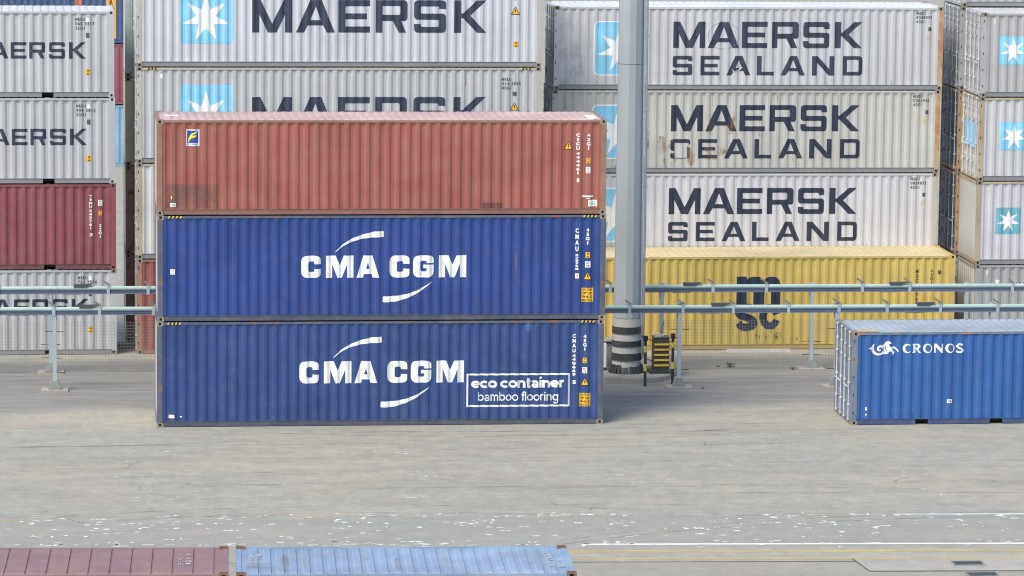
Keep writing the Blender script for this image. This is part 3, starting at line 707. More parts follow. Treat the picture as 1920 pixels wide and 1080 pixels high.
sticker(cm_, 5.52, 5.65, 1.92, 2.10, CODE, txt=['IC', '72'], tm=mar); sticker(cm_, 5.537, 5.632, 1.63, 1.776, YEL, txt=['9', '6'])

GMD = 'tall forty foot containers stacked behind the centre stack'
MAE = [('M', 3.454, 4.654), ('A', 4.763, 5.936), ('E', 6.043, 6.995), ('R', 7.166, 8.121), ('S', 8.323, 9.282), ('K', 9.532, 10.51)]
xm = -.183
g1 = grey(21, .66, .05, (.98, 1.0, 1.05), dirt=.12); g2 = grey(22, .55, .10)
f1 = paint('cream_post', (.50, .48, .42), .22, .3, .1, .5, 23); crmp = paint('rusty_cream_post', (.46, .38, .27), .45, .4, .1, .5, 24, rustc=(.35, .2, .1))
cB3 = container('bluish white star container behind the centre stack, cut by the top edge', (xm, yB, 3*H9), 0, L40, H9, g1, f1, CAST, left='door', rodmat=ROD, seed=21, hazard=False, group=GMD)
cB2 = container('pale grey container half hidden behind the rust red container, dirty cream posts', (xm, yB, 2*H9), 0, L40, H9, g2, f1, CAST, left='door', rodmat=ROD, seed=22, hazard=True, group=GMD)
cB1 = container('cream white container with rusty posts seen in a sliver left of the red container', (xm, yB, H9), 0, L40, H9, grey(25, .66, .1, (1, .99, .94)), crmp, CAST, left='door', rodmat=ROD, seed=25, group=GMD)
rr = paint('faded_rust_red', (.30, .10, .09), .2, .3, .12, .5, 26); rrp = paint('rusty_red_post', (.36, .20, .14), .5, .4, .12, .6, 27)
cB0 = container('faded red container with rusty posts on the ground, mostly hidden by the blue stack', (xm, yB, 0), 0, L40, H9, rr, rrp, CAST, left='door', rodmat=ROD, seed=26, group=GMD)
for c, zo in ((cB3, .025), (cB2, -.02)):
    decal('company_lettering', [fill_loops(word(MAE, 1.01+zo, 2.0+zo*.5))], c, INKF if c is cB3 else INKF)
    decal('star_panel', [fill_loops([rbox(1.30, 2.89, .70, 2.36, .14)])], c, SKYB)
    decal('star_emblem', [fill_loops([star(2.075, 1.46, .73)])], c, STAR, .008)
    warn(c, 11.39, 1.70, .24); sticker(c, 11.34, 11.486, .6, .773, YEL, txt=['9', '6']); sticker(c, 11.33, 11.45, 2.02, 2.15, GREYT)
    codes(c, 11.0, 2.57, ['MRKU', '414 2893', '45G1'], GREYT)
decal('repair_patch', [fill_loops([rounded([(5.3, .2, .1), (7.1, .2, .1), (7.2, .75, .2), (6.6, 1.0, .1), (5.5, .95, .2)])])], cB3, worn('yellowed_patch', (.50, .48, .40), .5, 1.2, .6, (1, 1, .5), .4, .35), .003)
sticker(cB2, 1.0-.3, .80, 2.55, 2.68, STAR, 'data_plate')

# row C sealand stack
GS = 'forty foot containers stacked behind the yellow one'
rC = -.0125
SE1 = [('M', 3.71, 4.715), ('A', 4.79, 5.775), ('E', 5.86, 6.66), ('R', 6.80, 7.635), ('S', 7.785, 8.61), ('K', 8.775, 9.635)]
SE2 = [('S', 3.705, 4.32), ('E', 4.575, 5.17), ('A', 5.39, 6.145), ('L', 6.35, 6.88), ('A', 7.10, 7.855), ('N', 8.075, 8.78), ('D', 9.05, 9.67)]
s_spec = [
 (3, 'dusty white container topmost behind the yellow one with a scrawled circle', grey(31, .62, .12, (1.0, 1.0, 1.02), dirt=.2), RUSTP, ['MSKU', '8208037', '42G1'], .03, INKF),
 (2, 'yellowed cream container with rust stains and torn patch across its lettering', grey(32, .58, .16, (1.0, .99, .92), dirt=.3), RUSTP, ['MSKU', '0202942', '42G1'], 0, INK),
 (1, 'clean white container just above the yellow container roof', grey(33, .66, .06, (1.0, .99, 1.03), dirt=.1), f1, ['MSKU', '0829872', '42G1'], -.03, INK)]
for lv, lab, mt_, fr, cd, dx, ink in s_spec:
    c = container(lab, (12.683+dx, yC, lv*H8), rC, L40, H8, mt_, mt_, CAST, roof=grey(34, .75), left='door', leftmat=paint('gap_shade_slate_door', (.11, .145, .20), .12, .25, seed=35), rodmat=ROD, seed=31+lv, group=GS)  # left doors coloured dark slate: the gap's shade put into the paint
    for o in list(c['root'].children):
        if o.name.startswith('corner_post') and max(v.co.x for v in o.data.vertices) > 6: o.data.materials[0] = fr
    decal('company_lettering', [fill_loops(word([(a, x+.0, y_) for a, x, y_ in SE1], 1.30, 2.115))], c, ink)
    decal('company_lettering', [fill_loops(word(SE2, .45, 1.055))], c, ink)
    decal('panel_edge', [fill_loops([rbox(1.23, 2.91, .435, 2.13, .2), rbox(1.27, 2.87, .475, 2.09, .17)])], c, STAR)
    decal('star_panel', [fill_loops([rbox(1.272, 2.868, .477, 2.088, .17)])], c, SKYB)
    decal('star_emblem', [fill_loops([star(2.05, 1.24, .73)])], c, STAR, .008)
    codes(c, 11.34, 2.44, cd, GREYT); sticker(c, 11.72, 11.82, 1.84, 1.96, GREYT)
    decal('warning_triangle', [fill_loops([[(11.66, 1.59), (11.735, 1.73), (11.81, 1.59)], [(11.69, 1.61), (11.735, 1.69), (11.78, 1.61)]])], c, YEL)
    sticker(c, 11.70, 11.77, 2.42, 2.5, plain('cream_tag', (.6, .56, .42)), 'data_plate')
    if lv == 3:
        decal('scrawled_circle', [fill_loops([ell(5.29, 1.68, .50, .42, 32), ell(5.29, 1.68, .485, .405, 32)])], c, worn('grey_scrawl', (.25, .32, .32), .62, 6), .007)
        decal('scuff', [fill_loops([stroke([(5.4+.12*i, .62+.09*math.sin(i*2)) for i in range(5)], .05)])], c, worn('cream_scuff', (.6, .56, .45), .6, 7), .009)
        decal('grime', [fill_loops([rounded([(.16, .2, .1), (1.0, .2, .1), (.8, 1.5, .3), (.5, 2.2, .2), (.16, 2.3, .1)])])], c, worn('grey_grime', (.28, .28, .28), .55, 1.5, soft=.4, alpha=.6), .003)
    if lv == 2:
        for (x, z, a, b) in ((3.5, .95, .35, .25), (3.65, .5, .25, .3), (5.1, .65, .45, .2), (4.9, 1.4, .3, .2), (6.6, 1.3, .25, .15), (4.3, .6, .3, .3), (5.6, 1.5, .15, .35), (2.95, 1.1, .2, .3), (7.7, .5, .2, .2)):
            rq = random.Random(int(x*10+z*100)); decal('rust_bloom', [fill_loops([[(x+a*rq.uniform(.35, 1.15)*math.cos(t*.45), z+b*rq.uniform(.35, 1.15)*math.sin(t*.45)-(.12 if 8 < t < 13 else 0)) for t in range(14)]])], c, RUST, .0075)
        decal('torn_patch', [fill_loops([[(3.85, .47), (4.23, .47), (4.22, .86), (4.28, .93), (3.83, .93)]])], c, plain('grey_patch', (.52, .52, .50), .6), .010)
        decal('grime', [fill_loops([rounded([(.16, .2, .1), (1.1, .2, .1), (.5, 1.2, .3), (.4, 2.4, .2), (.16, 2.4, .1)])])], c, worn('dark_rust_grime', (.14, .10, .08), .5, 1.5, soft=.3, alpha=.7), .003)
container('grey container at the foot of the white stack, hidden behind the yellow one', (12.683, yC, 0), rC, L40, H8, grey(36, .5), None, CAST, left='door', rodmat=ROD, seed=36, group=GS)

RUN = worn('thin_rust_run', (.34, .20, .11), .75, 5, .9, (1, 1, .3), .3, .6)
for o in [q for q in bpy.data.objects if q.get('category') == 'container' and q.get('group') in (GS, GL, GMD)]:
    hh = H9 if o['group'] == GMD else H8; ll = L20 if o['group'] == GL else L40
    rq = random.Random(int(o.location.x*31+o.location.z*17+o.location.y)); cc_ = dict(root=o, prof=profile(.15, ll-.15), seed=0)
    sd_ = [c_ for c_ in ALLC if c_['root'] == o][0]
    lps = []
    x = .3
    while x < ll-.4:
        x += rq.uniform(.35, 2.2)
        if x > ll-.3: break
        top = rq.random() < .35; l = rq.uniform(.08, .5); w_ = rq.uniform(.012, .04)
        za, zb_ = (hh-.09, hh-.09-l) if top else (.17+l*.6, .17)
        lps.append(stroke([(x, za), (x+.008, (za+zb_)/2), (x, zb_)], [w_*.4, w_, w_*.7] if top else [w_*.3, w_*.8, w_*1.6]))
    if len(lps) > 4: decal('rust_run', [fill_loops(lps)], sd_, RUN, .0095)
    else:
        for lp in lps: decal('rust_run', [fill_loops([lp])], sd_, RUN, .0095)
# yellow container
ym = paint('yellow_paint', (.64, .47, .12), .13, .22, .08, .45, 41, rustc=(.28, .15, .06), dirtc=(.36, .28, .14), streak=.12)
yf = paint('yellow_frame', (.60, .45, .16), .4, .4, .1, .5, 42, rustc=(.33, .17, .08))
yr = paint('dusty_yellow_roof', (.66, .55, .32), .12, .5, .1, .6, 43, dirtc=(.55, .47, .35))
cY = container('yellow container with black lettering behind the pipe rails', (24.941-L40, yB, 0), 0, L40, H9, ym, yf, yf, roof=yr, left='door', rodmat=ROD, seed=41)
mx, mz, mw, mh = 5.367, 1.38, 1.368, .88
outer = [(0, 0), (0, 1), (.23, 1), (.235, .90), (.30, .965), (.38, .995), (.45, 1.0), (.52, .985), (.58, .94), (.62, .87), (.67, .94), (.73, .985), (.80, 1.0), (.87, .985), (.93, .94), (.975, .86), (1, .74), (1, 0), (.785, 0), (.785, .62), (.76, .68), (.71, .70), (.66, .68), (.635, .62), (.635, 0), (.385, 0), (.385, .62), (.36, .68), (.31, .70), (.26, .68), (.235, .62), (.235, 0)]
decal('company_lettering', [fill_loops([[(mx+a*mw, mz+b*mh) for a, b in outer]])], cY, INK)
sx = smoothpath([(5.95, 1.17), (5.88, 1.25), (5.70, 1.31), (5.50, 1.27), (5.45, 1.13), (5.58, 1.03), (5.80, .96), (5.92, .85), (5.87, .73), (5.70, .69), (5.54, .72), (5.45, .83)], 5)
decal('company_lettering', [fill_loops([stroke(sx, [.235]*len(sx))])], cY, INK, .0058)
cpath = [(6.425+.215*math.cos(R(a)), 1.01+.285*math.sin(R(a))) for a in range(16, 341, 12)]
decal('company_lettering', [fill_loops([stroke(cpath, [.23]*len(cpath))])], cY, INK, .0058)
for i in range(15):
    rn = random.Random(i+70); x = rn.uniform(5.9, 7.4); z = rn.uniform(.22, .55); a = rn.uniform(.02, .07)
    decal('dark_stain', [fill_loops([ell(x, z, a*.6, a*1.5, 8)])], cY, worn('brown_stain', (.14, .09, .04), .6, 6, .9, soft=.2, alpha=.8), .003)
decal('dark_stain', [fill_loops([ell(6.7, .4, .13, .17, 12)])], cY, worn('brown_stain', (.14, .09, .04)), .0035)
vcode(cY, 11.0, 1.3, 2.45, 'MSCU5797', worn('dark_code', (.09, .07, .04), .75, 12)); vcode(cY, 11.45, 2.0, 2.45, '45G1', MATS['dark_code'])
sticker(cY, .42, .52, .55, .95, BLACK, 'dark_label'); sticker(cY, 11.65, 11.75, 2.3, 2.42, plain('brown_tag', (.15, .07, .04)))

# right-hand stack D (row B) and its neighbour in row C
GD = 'pale grey containers stacked at the right edge'
d_spec = [(3, 'mid grey container topmost at the right edge with streaky sides', grey(51, .47, .12, (1, .99, .98)), 'door', SKYB, .0, (.55, 1.44, 1.0, 1.86)),
          (2, 'off white container third up at the right edge with a rusty corner post', grey(52, .64, .08, (1, 1, 1.0)), 'door', SKYB, -.02, (.66, 1.56, .95, 1.82)),
          (1, 'white container second up at the right edge with a faded teal star panel', grey(53, .64, .06, (1, .98, 1.02)), 'flat', TEAL, -.04, (.63, 1.41, .95, 1.77)),
          (0, 'dull grey container on the ground at the right edge behind the rails', grey(54, .42, .15, (1, 1, .98)), 'corr', None, -.03, None)]
for lv, lab, mt_, le, pm, dx, sb in d_spec:
    c = container(lab, (25.585+dx, yB, lv*H8), 0, L20, H8, mt_, crmp if lv in (1, 2) else mt_, CAST, roof=grey(56, .6), left=le, leftmat=grey(57, .62, .12, (1, .99, .95)) if lv < 3 else None, rodmat=ROD, seed=51+lv, group=GD)
    if sb:
        decal('star_panel', [fill_loops([rbox(*sb, 0 if lv > 1 else .05)])], c, pm)
        decal('star_emblem', [fill_loops([star((sb[0]+sb[1])/2, (sb[2]+sb[3])/2-.01, (sb[1]-sb[0])*.46)])], c, STAR, .008)
    else:
        decal('star_emblem', [fill_loops([star(.72, 2.06, .10)])], c, STAR, .008)
        decal('company_lettering', [fill_loops(word([('M', 1.19, 1.33), ('A', 1.36, 1.5), ('E', 1.53, 1.64), ('R', 1.68, 1.79), ('S', 1.83, 1.94), ('K', 1.98, 2.09)], 1.87, 2.03))], c, INKF)
    if lv == 2: MB().box(.002, .008, .55, 1.9, 1.0, 1.75).build('star_panel', SKYB, c['root'])
    sticker(c, .35, .42, 2.25, 2.42, plain('cream_tag', (.6, .56, .42)), 'data_plate')
GE = 'grey containers stacked in the row behind the right edge stack'
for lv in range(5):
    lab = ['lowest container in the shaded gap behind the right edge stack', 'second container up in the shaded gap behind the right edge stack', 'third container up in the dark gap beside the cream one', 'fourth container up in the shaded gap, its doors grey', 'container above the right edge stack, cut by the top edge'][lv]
    container(lab, (25.48+(.03 if lv > 3 else 0), yC, lv*H8), 0, L20, H8, grey(60+lv, .45, .2), RUSTP if lv in (2, 1) else None, CAST, left='door', leftmat=(paint('gap_shade_navy_door', (.085, .12, .19), .12, .25, seed=66) if lv in (0, 1, 2) else grey(66, .42, .15, (.95, 1, 1.06))), rodmat=ROD, seed=60+lv, group=GE)  # lower doors navy instead of grey, painting in the shade of the gap
GF = 'containers in the second row behind the tall centre ones'
cc = [(0, 'rust brown container at the foot of the second row in the left gap', paint('brown_red_paint', (.42, .24, .18), .6, .4, seed=71)),
      (1, 'brown red container second up in the second row, a thin strip in the left gap', paint('brown_red_paint', (.46, .28, .22), .6, .4, seed=72)),
      (2, 'cream container third up in the second row, showing only its stained post', paint('cream_paint', (.72, .64, .48), .35, .4, seed=73)),
      (3, 'blue grey container fourth up in the second row, thin strip in left gap', paint('blue_grey_paint', (.40, .47, .48), .35, .4, seed=74))]
for lv, lab, mt_ in cc:
    container(lab, (-.46, yC, lv*2.72), 0, L40, 2.715 if lv < 3 else H9, mt_, mt_, CAST, left='flat', leftmat=pale, rodmat=ROD, seed=70+lv, group=GF)

# far stack seen through the gap and over the left stack
GZ = 'far containers seen through the gap at left'
yZ = 64.4
fb = paint('far_navy_paint', (.06, .10, .22), .05, .2, seed=81)
container('light blue container on the ground far beyond the left gap', (-8, yZ, 0), 0, L40, 2.62, paint('far_sky_blue', (.25, .42, .55), .1, .3, seed=82), left='door', rodmat=ROD, seed=82, group=GZ)
container('dull crimson container far beyond the left gap, above the light blue one', (-8, yZ, 2.64), 0, L40, H8, paint('far_crimson', (.26, .08, .11), .08, .2, seed=83), left='door', rodmat=ROD, seed=83, group=GZ)
cz = container('navy container far beyond the left stack with coral edge and orange lettered panel', (-1.53, yZ, 5.24), 0, L40, H8, fb, left='door', rodmat=ROD, seed=84, group=GZ)
decal('coral_panel', [fill_loops([rbox(0.02, .44, .17, 2.5, 0)])], cz, plain('panel_coral', (.55, .17, .12)))
decal('lettered_panel', [fill_loops([rbox(1.48, 1.90, .2, 2.5, 0)])], cz, plain('panel_orange', (.72, .40, .10)))
decal('panel_lettering', [text_mesh('K\nA\nT', (1.58, 1.80, .9, 2.4), .02)], cz, plain('letter_brown', (.12, .06, .03)), .008)
container('navy container far beyond the left stack, its roof line level with the white roof', (-1.56-L40, yZ, 5.24), 0, L40, H8, fb, left='door', rodmat=ROD, seed=85, group=GZ)

# ================================================================== TWO NEAR CONTAINERS ON A TRAILER
rN = -.0501; zN = 4.15
nr = paint('near_dull_red', (.27, .10, .10), .1, .2, seed=91); nrr = paint('near_mauve_roof', (.26, .155, .155), .08, .45, .1, .6, 92, dirtc=(.36, .27, .25))
nb = paint('near_navy', (.06, .10, .20), .2, .4, seed=93); nbr = paint('near_sky_blue_roof', (.25, .345, .49), .25, .5, .14, .55, 94, dirtc=(.40, .40, .36), streak=.2)
NCAST = paint('brown_rusted_casting', (.20, .12, .08), .8, .3)
ox, oy = .156, -38.762
ex = Vector((math.cos(rN), math.sin(rN), 0))
p2 = Vector((ox, oy, zN-H8)); p1 = p2-ex*(L20+.13)
cN1 = container('dull red container in the near foreground at lower left, dusty mauve roof', tuple(p1), rN, L20, H8, nr, nrr, NCAST, roof=nrr, left='plain', right='plain', rodmat=ROD, seed=91, roofpitch=.352, groove=True, group='containers on the near trailer')
cN2 = container('light blue roofed container in the near foreground with dented scraped roof', tuple(p2), rN, L20, H8, nb, nbr, NCAST, roof=nbr, left='plain', right='plain', rodmat=ROD, seed=94, roofpitch=.226, group='containers on the near trailer', roofdents=True)
ROOFT = worn('roof_digits', (.5, .5, .5), .6, 9)
def roof_text(c, s, x, y, w_, h_, mat):
    me = text_mesh(s, (0, w_, 0, h_), .02); o = link('roof_number', me, mat, c['root'])
    for v in me.vertices: v.co = (x-v.co.y+h_, y+v.co.x, H8+.004)
roof_text(cN1, '3961', 5.15, .7, 1.0, .10, ROOFT); roof_text(cN1, '4210', 5.29, .7, 1.0, .10, ROOFT)
roof_text(cN2, '4420', .22, .9, .8, .10, ROOFT); roof_text(cN2, '7718', .36, .9, .8, .10, ROOFT)
roof_text(cN2, '2286', 5.62, .5, 1.1, .10, ROOFT); roof_text(cN2, '2210', 5.78, .5, .7, .10, ROOFT)
for (x, y, a, b, mt_) in ((.88, 1.0, .07, .75, worn('ochre_roof_grime', (.26, .23, .17), .8, 1.2, soft=.35, alpha=.6)), (1.22, 1.3, .05, .8, worn('pale_roof_grime', (.46, .44, .39), .7, 1.2, soft=.4, alpha=.5)), (.45, .7, .28, .25, MATS['ochre_roof_grime']), (5.5, 1.2, .2, .9, worn('pale_roof_grime', ())), (1.62, 1.5, .05, .6, MATS['pale_roof_grime']), (2.35, 1.7, .06, .5, MATS['pale_roof_grime']), (2.9, .9, .05, .5, MATS['ochre_roof_grime']), (3.75, 1.1, .05, 1.0, MATS['pale_roof_grime']), (5.0, 1.8, .25, .3, MATS['pale_roof_grime'])):
    me = fill_loops([ell(x, y, a, b, 18)]); o = link('grime_patch', me, mt_, cN2['root'])
    for v in me.vertices: v.co.z = H8-.0075
tr = thing('trailer', 'flat steel trailer carrying the two near containers, below the frame', 'trailer', (ox, oy, 0), rN)
dk = plain('trailer_paint', (.08, .08, .09), .5)
MB().box(-6.3, 6.1, .35, .55, 1.2, 1.54).box(-6.3, 6.1, 1.9, 2.1, 1.2, 1.54).box(-6.3, -6.1, 0, 2.43, 1.36, 1.545).box(5.9, 6.1, 0, 2.43, 1.36, 1.545).box(-.3, .1, .1, 2.3, 1.36, 1.545).build('chassis', dk, tr)
for x in (-5.2, -3.9, 3.6, 4.9):
    for y in (.02, 2.1): MB().tube((x, y, .52), (x, y+.3, .52), .52, 20).build('wheel', plain('tyre_rubber', (.03, .03, .03), .8), tr)
    MB().tube((x, .3, .52), (x, 2.1, .52), .07).build('axle', dk, tr); MB().box(x-.1, x+.1, .36, .54, .5, 1.25).box(x-.1, x+.1, 1.91, 2.09, .5, 1.25).build('axle_bracket', dk, tr)

# ================================================================== FLOODLIGHT MAST
MX, MY = 14.02, 8.0
mast = thing('light_mast', 'tall grey steel lighting mast with black and white banded foot', 'mast', (MX, MY, 0))
steel = paint('galvanised_mast', (.36, .39, .40), .02, .12, .06, .5, 101, streak=.06, dirtc=(.33, .33, .31))
N = 12
mb = MB(); rings = [(.2, .40), (9.22, .372), (9.26, .372), (24, .31)]
P = []
for z, r in rings: P.append([(r*math.cos(2*math.pi*(i+.5)/N), r*math.sin(2*math.pi*(i+.5)/N), z) for i in range(N+1)])
mb.grid(P).build('shaft', steel, mast, fix=True)
MB().tube((0, 0, 9.205), (0, 0, 9.225), .374, 12).build('joint_seam', plain('seam_dark', (.14, .14, .14)), mast)
MB().tube((0, 0, 1.74), (0, 0, 1.76), .402, 12).build('joint_seam', plain('seam_dark', (.14, .14, .14)), mast)
cream = paint('cream_band_paint', (.52, .51, .46), .04, .3, .08, .6, 102); dkb = paint('black_band_rubber', (.035, .04, .045), .02, .2, .2, .6, 103)
for z0_, z1_, mt_, r in ((1.50, 1.74, cream, .408), (1.30, 1.50, dkb, .428), (1.09, 1.30, cream, .412), (.92, 1.09, dkb, .436), (.72, .92, cream, .418), (.51, .72, dkb, .446), (.13, .51, cream, .424)):
    MB().tube((0, 0, z0_), (0, 0, z1_), r+.01, 28, r).build('painted_band', mt_, mast)
rb = MB(); rnd = random.Random(3)
for i in range(26):
    a = 2*math.pi*i/26+rnd.uniform(-.04, .04); h = rnd.uniform(.17, .26); r0 = .54; r1 = .465
    ca, sa = math.cos(a), math.sin(a); wv = .045
    k = len(rb.v)
    for (r, z) in ((r0, .13), (r1, .13+h), (r1-.03, .13+h), (r0-.05, .13)):
        for s_ in (-1, 1): rb.v.append((r*ca-s_*wv*sa, r*sa+s_*wv*ca, z))
    for q in ((0, 1, 3, 2), (2, 3, 5, 4), (4, 5, 7, 6), (6, 7, 1, 0), (0, 2, 4, 6), (1, 7, 5, 3)): rb.f.append(tuple(k+j for j in q))
rb.build('rubber_skirt', dkb, mast)
for dx, mt_ in ((.40, 'conduit_pale'), (.475, 'conduit_grey')):
    MB().tube((dx, -.13, .6), (dx-.055, -.13, 24), .034, 10).build('conduit', plain(mt_, (.42, .45, .48) if 'pale' in mt_ else (.26, .30, .35), .5), mast)
cb = MB()
for k in range(10): cb.box(.33, .52, -.16, -.09, 1.2+k*2.2, 1.24+k*2.2)
cb.build('conduit_clamp', plain('clamp_grey', (.25, .27, .28)), mast)
pl = MB().tube((0, 0, 0), (0, 0, .13), 1.40, 40, 1.36).build('plinth', plain('plinth_concrete', (.27, .255, .225), .85, .25, 0, 3), mast)

# control cabinet with yellow bars
cab = thing('control_cabinet', 'small dark cabinet with five yellow bars beside the mast', 'cabinet', (15.0, 7.6, .13))
dkc = plain('cabinet_dark', (.05, .045, .04), .5)
MB().box(-.23, .23, 0, .42, .08, 1.05).build('body', dkc, cab)
for k in range(5): MB().box(-.215, .215, -.03, -.002, .22+k*.155, .27+k*.155).build('yellow_bar', plain('bar_yellow', (.70, .46, .05), .5), cab)
MB().box(-.25, .25, -.02, .44, 1.05, 1.075).build('lid', plain('cabinet_green', (.05, .09, .07), .5), cab)
mb = MB(); rnd = random.Random(8)
for k in range(8): x = rnd.uniform(-.2, .1); y = rnd.uniform(0, .3); mb.box(x, x+rnd.uniform(.05, .13), y, y+.08, 1.076, 1.10+rnd.random()*.08)
mb.build('cable_glands', plain('gland_pale', (.45, .42, .38), .6), cab)
MB().prism([(-.38, -.19), (.20, -.19), (.30, .02), (.24, .09), (-.34, .09)], 'y', -.06, .46).build('footing', plain('footing_rubber', (.03, .05, .05), .6), cab)
for k, (a, b) in enumerate((((-.23, .1, .95), (-.60, 0, 1.1)), ((-.23, .1, .35), (-.6, 0, .5)), ((.23, .1, .9), (.36, -.5, 1.15)), ((.0, .2, 1.08), (.1, .3, 1.5)))):
    MB().tube(a, b, .012, 5).build('cable', dkc, cab)
# small grey box left of the mast
gb = thing('grey_box', 'grey metal box with a sloping lid behind the left side of the mast', 'box', (13.42, 8.75, 0))
MB().box(-.05, .40, 0, .5, .0, .88).build('body', plain('box_grey', (.24, .25, .25), .6), gb)
MB().prism([(-.09, .885), (.42, .93), (.42, .99), (-.09, .925)], 'y', -.05, .55).build('lid', plain('box_lid', (.30, .30, .29), .6), gb)
cn = thing('plastic_canister', 'small white plastic canister beside the blue stack, left of the mast', 'canister', (13.36, 8.35, 0))
MB().box(-.11, .10, -.1, .1, 0.22, .92).build('body', plain('white_plastic', (.80, .80, .80), .4), cn); MB().box(-.11, .1, -.1, .1, 0, .215).build('stand', dkc, cn)
MB().tube((0, 0, .92), (0, 0, .97), .04, 10).build('cap', plain('white_plastic', (.8, .8, .8)), cn)
# warning posts
def wpost(x, y, h, bands, lab):
    t = thing('warning_post', lab, 'post', (x, y, 0), group='banded posts beside the mast')
    MB().tube((0, 0, 0), (0, 0, h), .045, 10).build('post', plain('post_black', (.03, .05, .055), .5), t)
    for a, b in bands: MB().tube((0, 0, a), (0, 0, b), .049, 10).build('yellow_band', plain('band_yellow', (.66, .55, .12), .5), t)
    MB().tube((0, 0, h-.12), (0, 0, h+.02), .07, 8).build('cap', plain('cap_black', (.02, .02, .025), .6), t)
wpost(14.30, 6.15, 1.45, [(.44, .65), (1.0, 1.18)], 'black and yellow post in front of the mast plinth')
wpost(15.15, 6.45, 1.47, [(.46, .66), (1.08, 1.24)], 'black and yellow post between the striped cabinet and the rail support')

# ================================================================== CONDUCTOR RAILS
rail_b = paint('rail_galvanised', (.16, .20, .27), .05, .15, .1, .45, 111, streak=.05)
rail_p = paint('rail_post_pale', (.40, .46, .50), .05, .2, .08, .5, 112)
mint = paint('mint_cover', (.42, .56, .51), .05, .25, .08, .5, 113, streak=.05)
clampm = paint('clamp_metal', (.22, .21, .20), .3, .3, seed=114)
def rail(lab, y0, slope, ztop, clamps, posts, conns, padz):
    t = thing('conductor_rail', lab, 'rail', (0, y0, 0), slope, 'power rails running across the yard')
    xa, xb = -14, 38
    b_ = .12
    MB().box(xa, xb, -.05, .05, ztop-.125, ztop-.10).box(xa, xb, -.012, .012, ztop-.215, ztop-.125).box(xa, xb, -.05, .05, ztop-.24, ztop-.215).build('beam', rail_b, t)
    MB().box(xa, xb, -.03, .03, ztop-.19, ztop-.175).build('beam_rib', rail_b, t)
    lp = [(.055*math.cos(R(a)), ztop-.075+.065*math.sin(R(a))) for a in range(-20, 201, 20)]
    MB().prism(lp, 'x', xa, xb).build('cover', mint, t, smooth=False)
    rnd = random.Random(int(y0*10))
    for x in clamps:
        mb = MB().box(x-.045, x+.045, -.068, .068, ztop-.25, ztop+.012)
        mb.build('clamp', rail_p, t)
        s = rnd.uniform(.10, .17)
        mb = MB().prism([(x+.03, ztop-.0), (x+.06, ztop+.04), (x-s, ztop+.07+s*.7), (x-s-.03, ztop+.05+s*.55)], 'y', -.06, .03)
        mb.build('clamp_arm', clampm, t)
    for x in posts:
        p = MB().box(x-.055, x+.055, -.045, .045, .16, ztop-.24).build('post', rail_p, t)
        MB().box(x-.075, x+.075, .05, .10, ztop-.42, ztop+.03).build('post_head', rail_p, p)
        MB().prism([(x-.18, .05), (x+.18, .05), (x+.15, .18), (x+.09, .30), (x-.09, .30), (x-.15, .18)], 'y', -.1, .1).build('post_foot', plain('foot_grey', (.27, .29, .28), .7), p)
        MB().box(x-.38, x+.38, -.30, .30, 0, .05).build('concrete_pad', plain('pad_concrete', (.36, .33, .28), .9, .15), p)
        for z in padz:
            MB().tube((x-.28, -.05, z), (x-.06, -.05, z+.01), .012, 5).build('fence_bracket', dkc, p); MB().tube((x+.06, -.05, z), (x+.28, -.05, z-.01), .012, 5).build('fence_bracket', dkc, p)
    for x in conns:
        MB().prism([(x-.25, ztop-.04), (x+.10, ztop-.04), (x+.16, ztop-.0), (x+.30, ztop+.025), (x+.29, ztop+.05), (x-.25, ztop+.045)], 'y', -.075, .075).build('connector', plain('connector_dark', (.07, .08, .09), .5), t)
        mb = MB()
        for k in range(6): mb.box(x-.55+k*.09, x-.49+k*.09, -.055, .055, ztop-.262, ztop-.245)
        mb.build('bolt_plate', clampm, t)
nearc = [-12, -10.5, -9, -7.4, -5.9, -4.3, -2.72, -1.42, .11, 1.6, 3.1, 4.7, 6.2, 7.7, 9.2, 10.8, 12.3, 13.77, 15.32, 16.79, 18.4, 19.88, 21.29, 22.86, 24.55, 26.1, 27.6, 29.1]
farc = [-12, -10.5, -9, -7.4, -5.8, -4.3, -1.11, .05, 1.6, 3.1, 4.7, 6.2, 7.7, 9.2, 10.8, 12.3, 13.67, 16.74, 18.34, 21.23, 22.66, 25.77, 27.3, 28.8]
rail('near pale green topped power rail on steel posts, the lower of the two rails', 6.14, -.0217, 2.43, nearc, [-11.7, -7.2, -2.70, 1.8, 6.3, 10.8, 15.24, 19.83, 24.4, 28.9], [-6.0, -1.75, 2.9, 7.4, 11.9, 16.4, 22.41], [.55, 1.72])
rail('far pale green topped power rail on steel posts, the upper of the two rails', 9.39, -.02, 2.57, farc, [-11.9, -7.3, -2.79, 1.8, 6.3, 10.8, 15.23, 19.73, 24.39, 28.9], [-6.1, -1.87, 2.6, 7.1, 11.6, 16.1, 22.3], [.45, .85, 1.9])
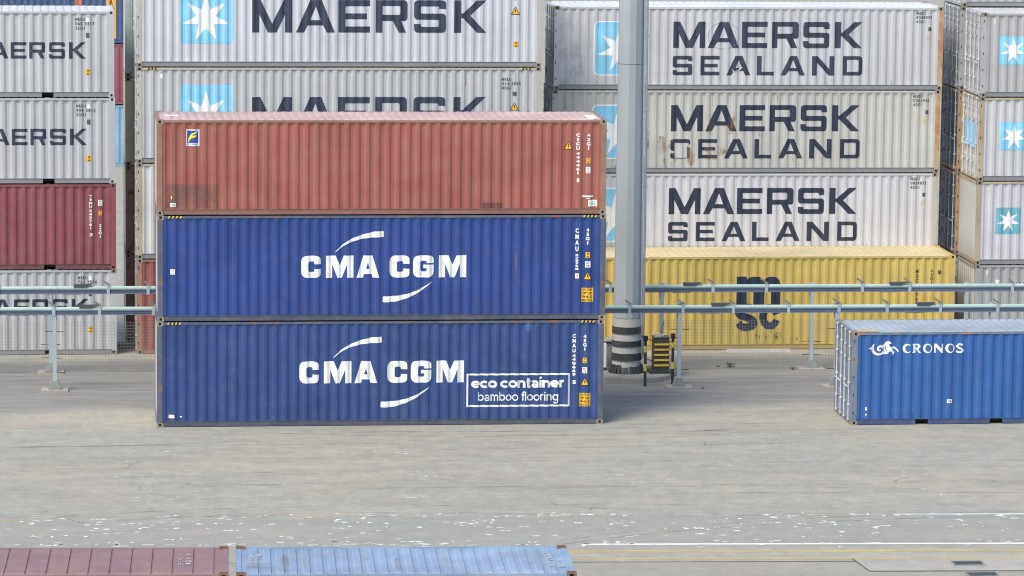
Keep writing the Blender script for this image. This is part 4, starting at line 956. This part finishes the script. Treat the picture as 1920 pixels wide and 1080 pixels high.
# wire mesh fence along the far rail
wire = plain('fence_wire', (.24, .25, .25), .5)
fn = thing('wire_fence', 'thin wire mesh fence below the far power rail', 'fence', (0, 9.33, 0), -.02)
for a, b in ((-11.9, -7.35), (-7.25, -2.85), (-2.73, 1.75), (10.86, 13.4), (15.3, 19.67), (19.8, 24.33), (24.45, 28.85)):
    mb = MB(); k = a
    while k < b: mb.box(k-.003, k+.003, -.002, .002, .05, 1.5); k += .09
    z = .05
    while z < 1.51: mb.box(a, b, -.005, -.001, z-.003, z+.003); z += .09
    mb.build('mesh_panel', wire, fn, fix=False)
# kerb bar and weeds
kb = tag(MB().prism([(0, 0), (2.0, 0), (2.0, .05), (1.96, .08), (.04, .08), (0, .05)], 'y', 0, .12).build('kerb_bar', plain('kerb_white', (.62, .61, .58), .8)), 'short white kerb bar lying at the foot of the yellow container', 'kerb bar'); kb.location = (17.75, 12.3, 0)
def weed(x, y, s, n, mat, lab, grp='weeds growing on the ground behind the rails'):
    t = thing('weed_plant', lab, 'weed', (x, y, 0), group=grp); rnd = random.Random(int(x*10)); mb = MB(); st = MB()
    for i in range(n):
        a = rnd.uniform(0, 6.28); l = s*rnd.uniform(.5, 1.1); h = s*rnd.uniform(.3, .9); wv = s*.1
        ca, sa = math.cos(a), math.sin(a); k = len(mb.v)
        mb.v += [(0, 0, 0), (ca*l*.5-sa*wv, sa*l*.5+ca*wv, h*.8), (ca*l, sa*l, h*.6), (ca*l*.5+sa*wv, sa*l*.5-ca*wv, h*.75)]; mb.f.append((k, k+1, k+2, k+3))
    mb.build('leaves', mat, t, fix=False); MB().tube((0, 0, 0), (0, 0, s*.5), s*.03, 5).build('stem', mat, t)
LEAF = plain('leaf_green', (.10, .17, .05), .6, .3, 0, 20); DRY = plain('leaf_dry', (.22, .20, .10), .7, .3, 0, 20)
weed(17.35, 9.5, .22, 40, LEAF, 'low green weed tuft on the bare ground right of the mast')
weed(17.02, 9.55, .10, 20, LEAF, 'smaller green weed sprig just left of the big tuft')
weed(19.17, 9.0, .14, 30, DRY, 'dry brown weed tuft near a far rail post foot')
weed(15.9, 5.6, .10, 20, DRY, 'tiny dry weed at the edge of the near rail pad')
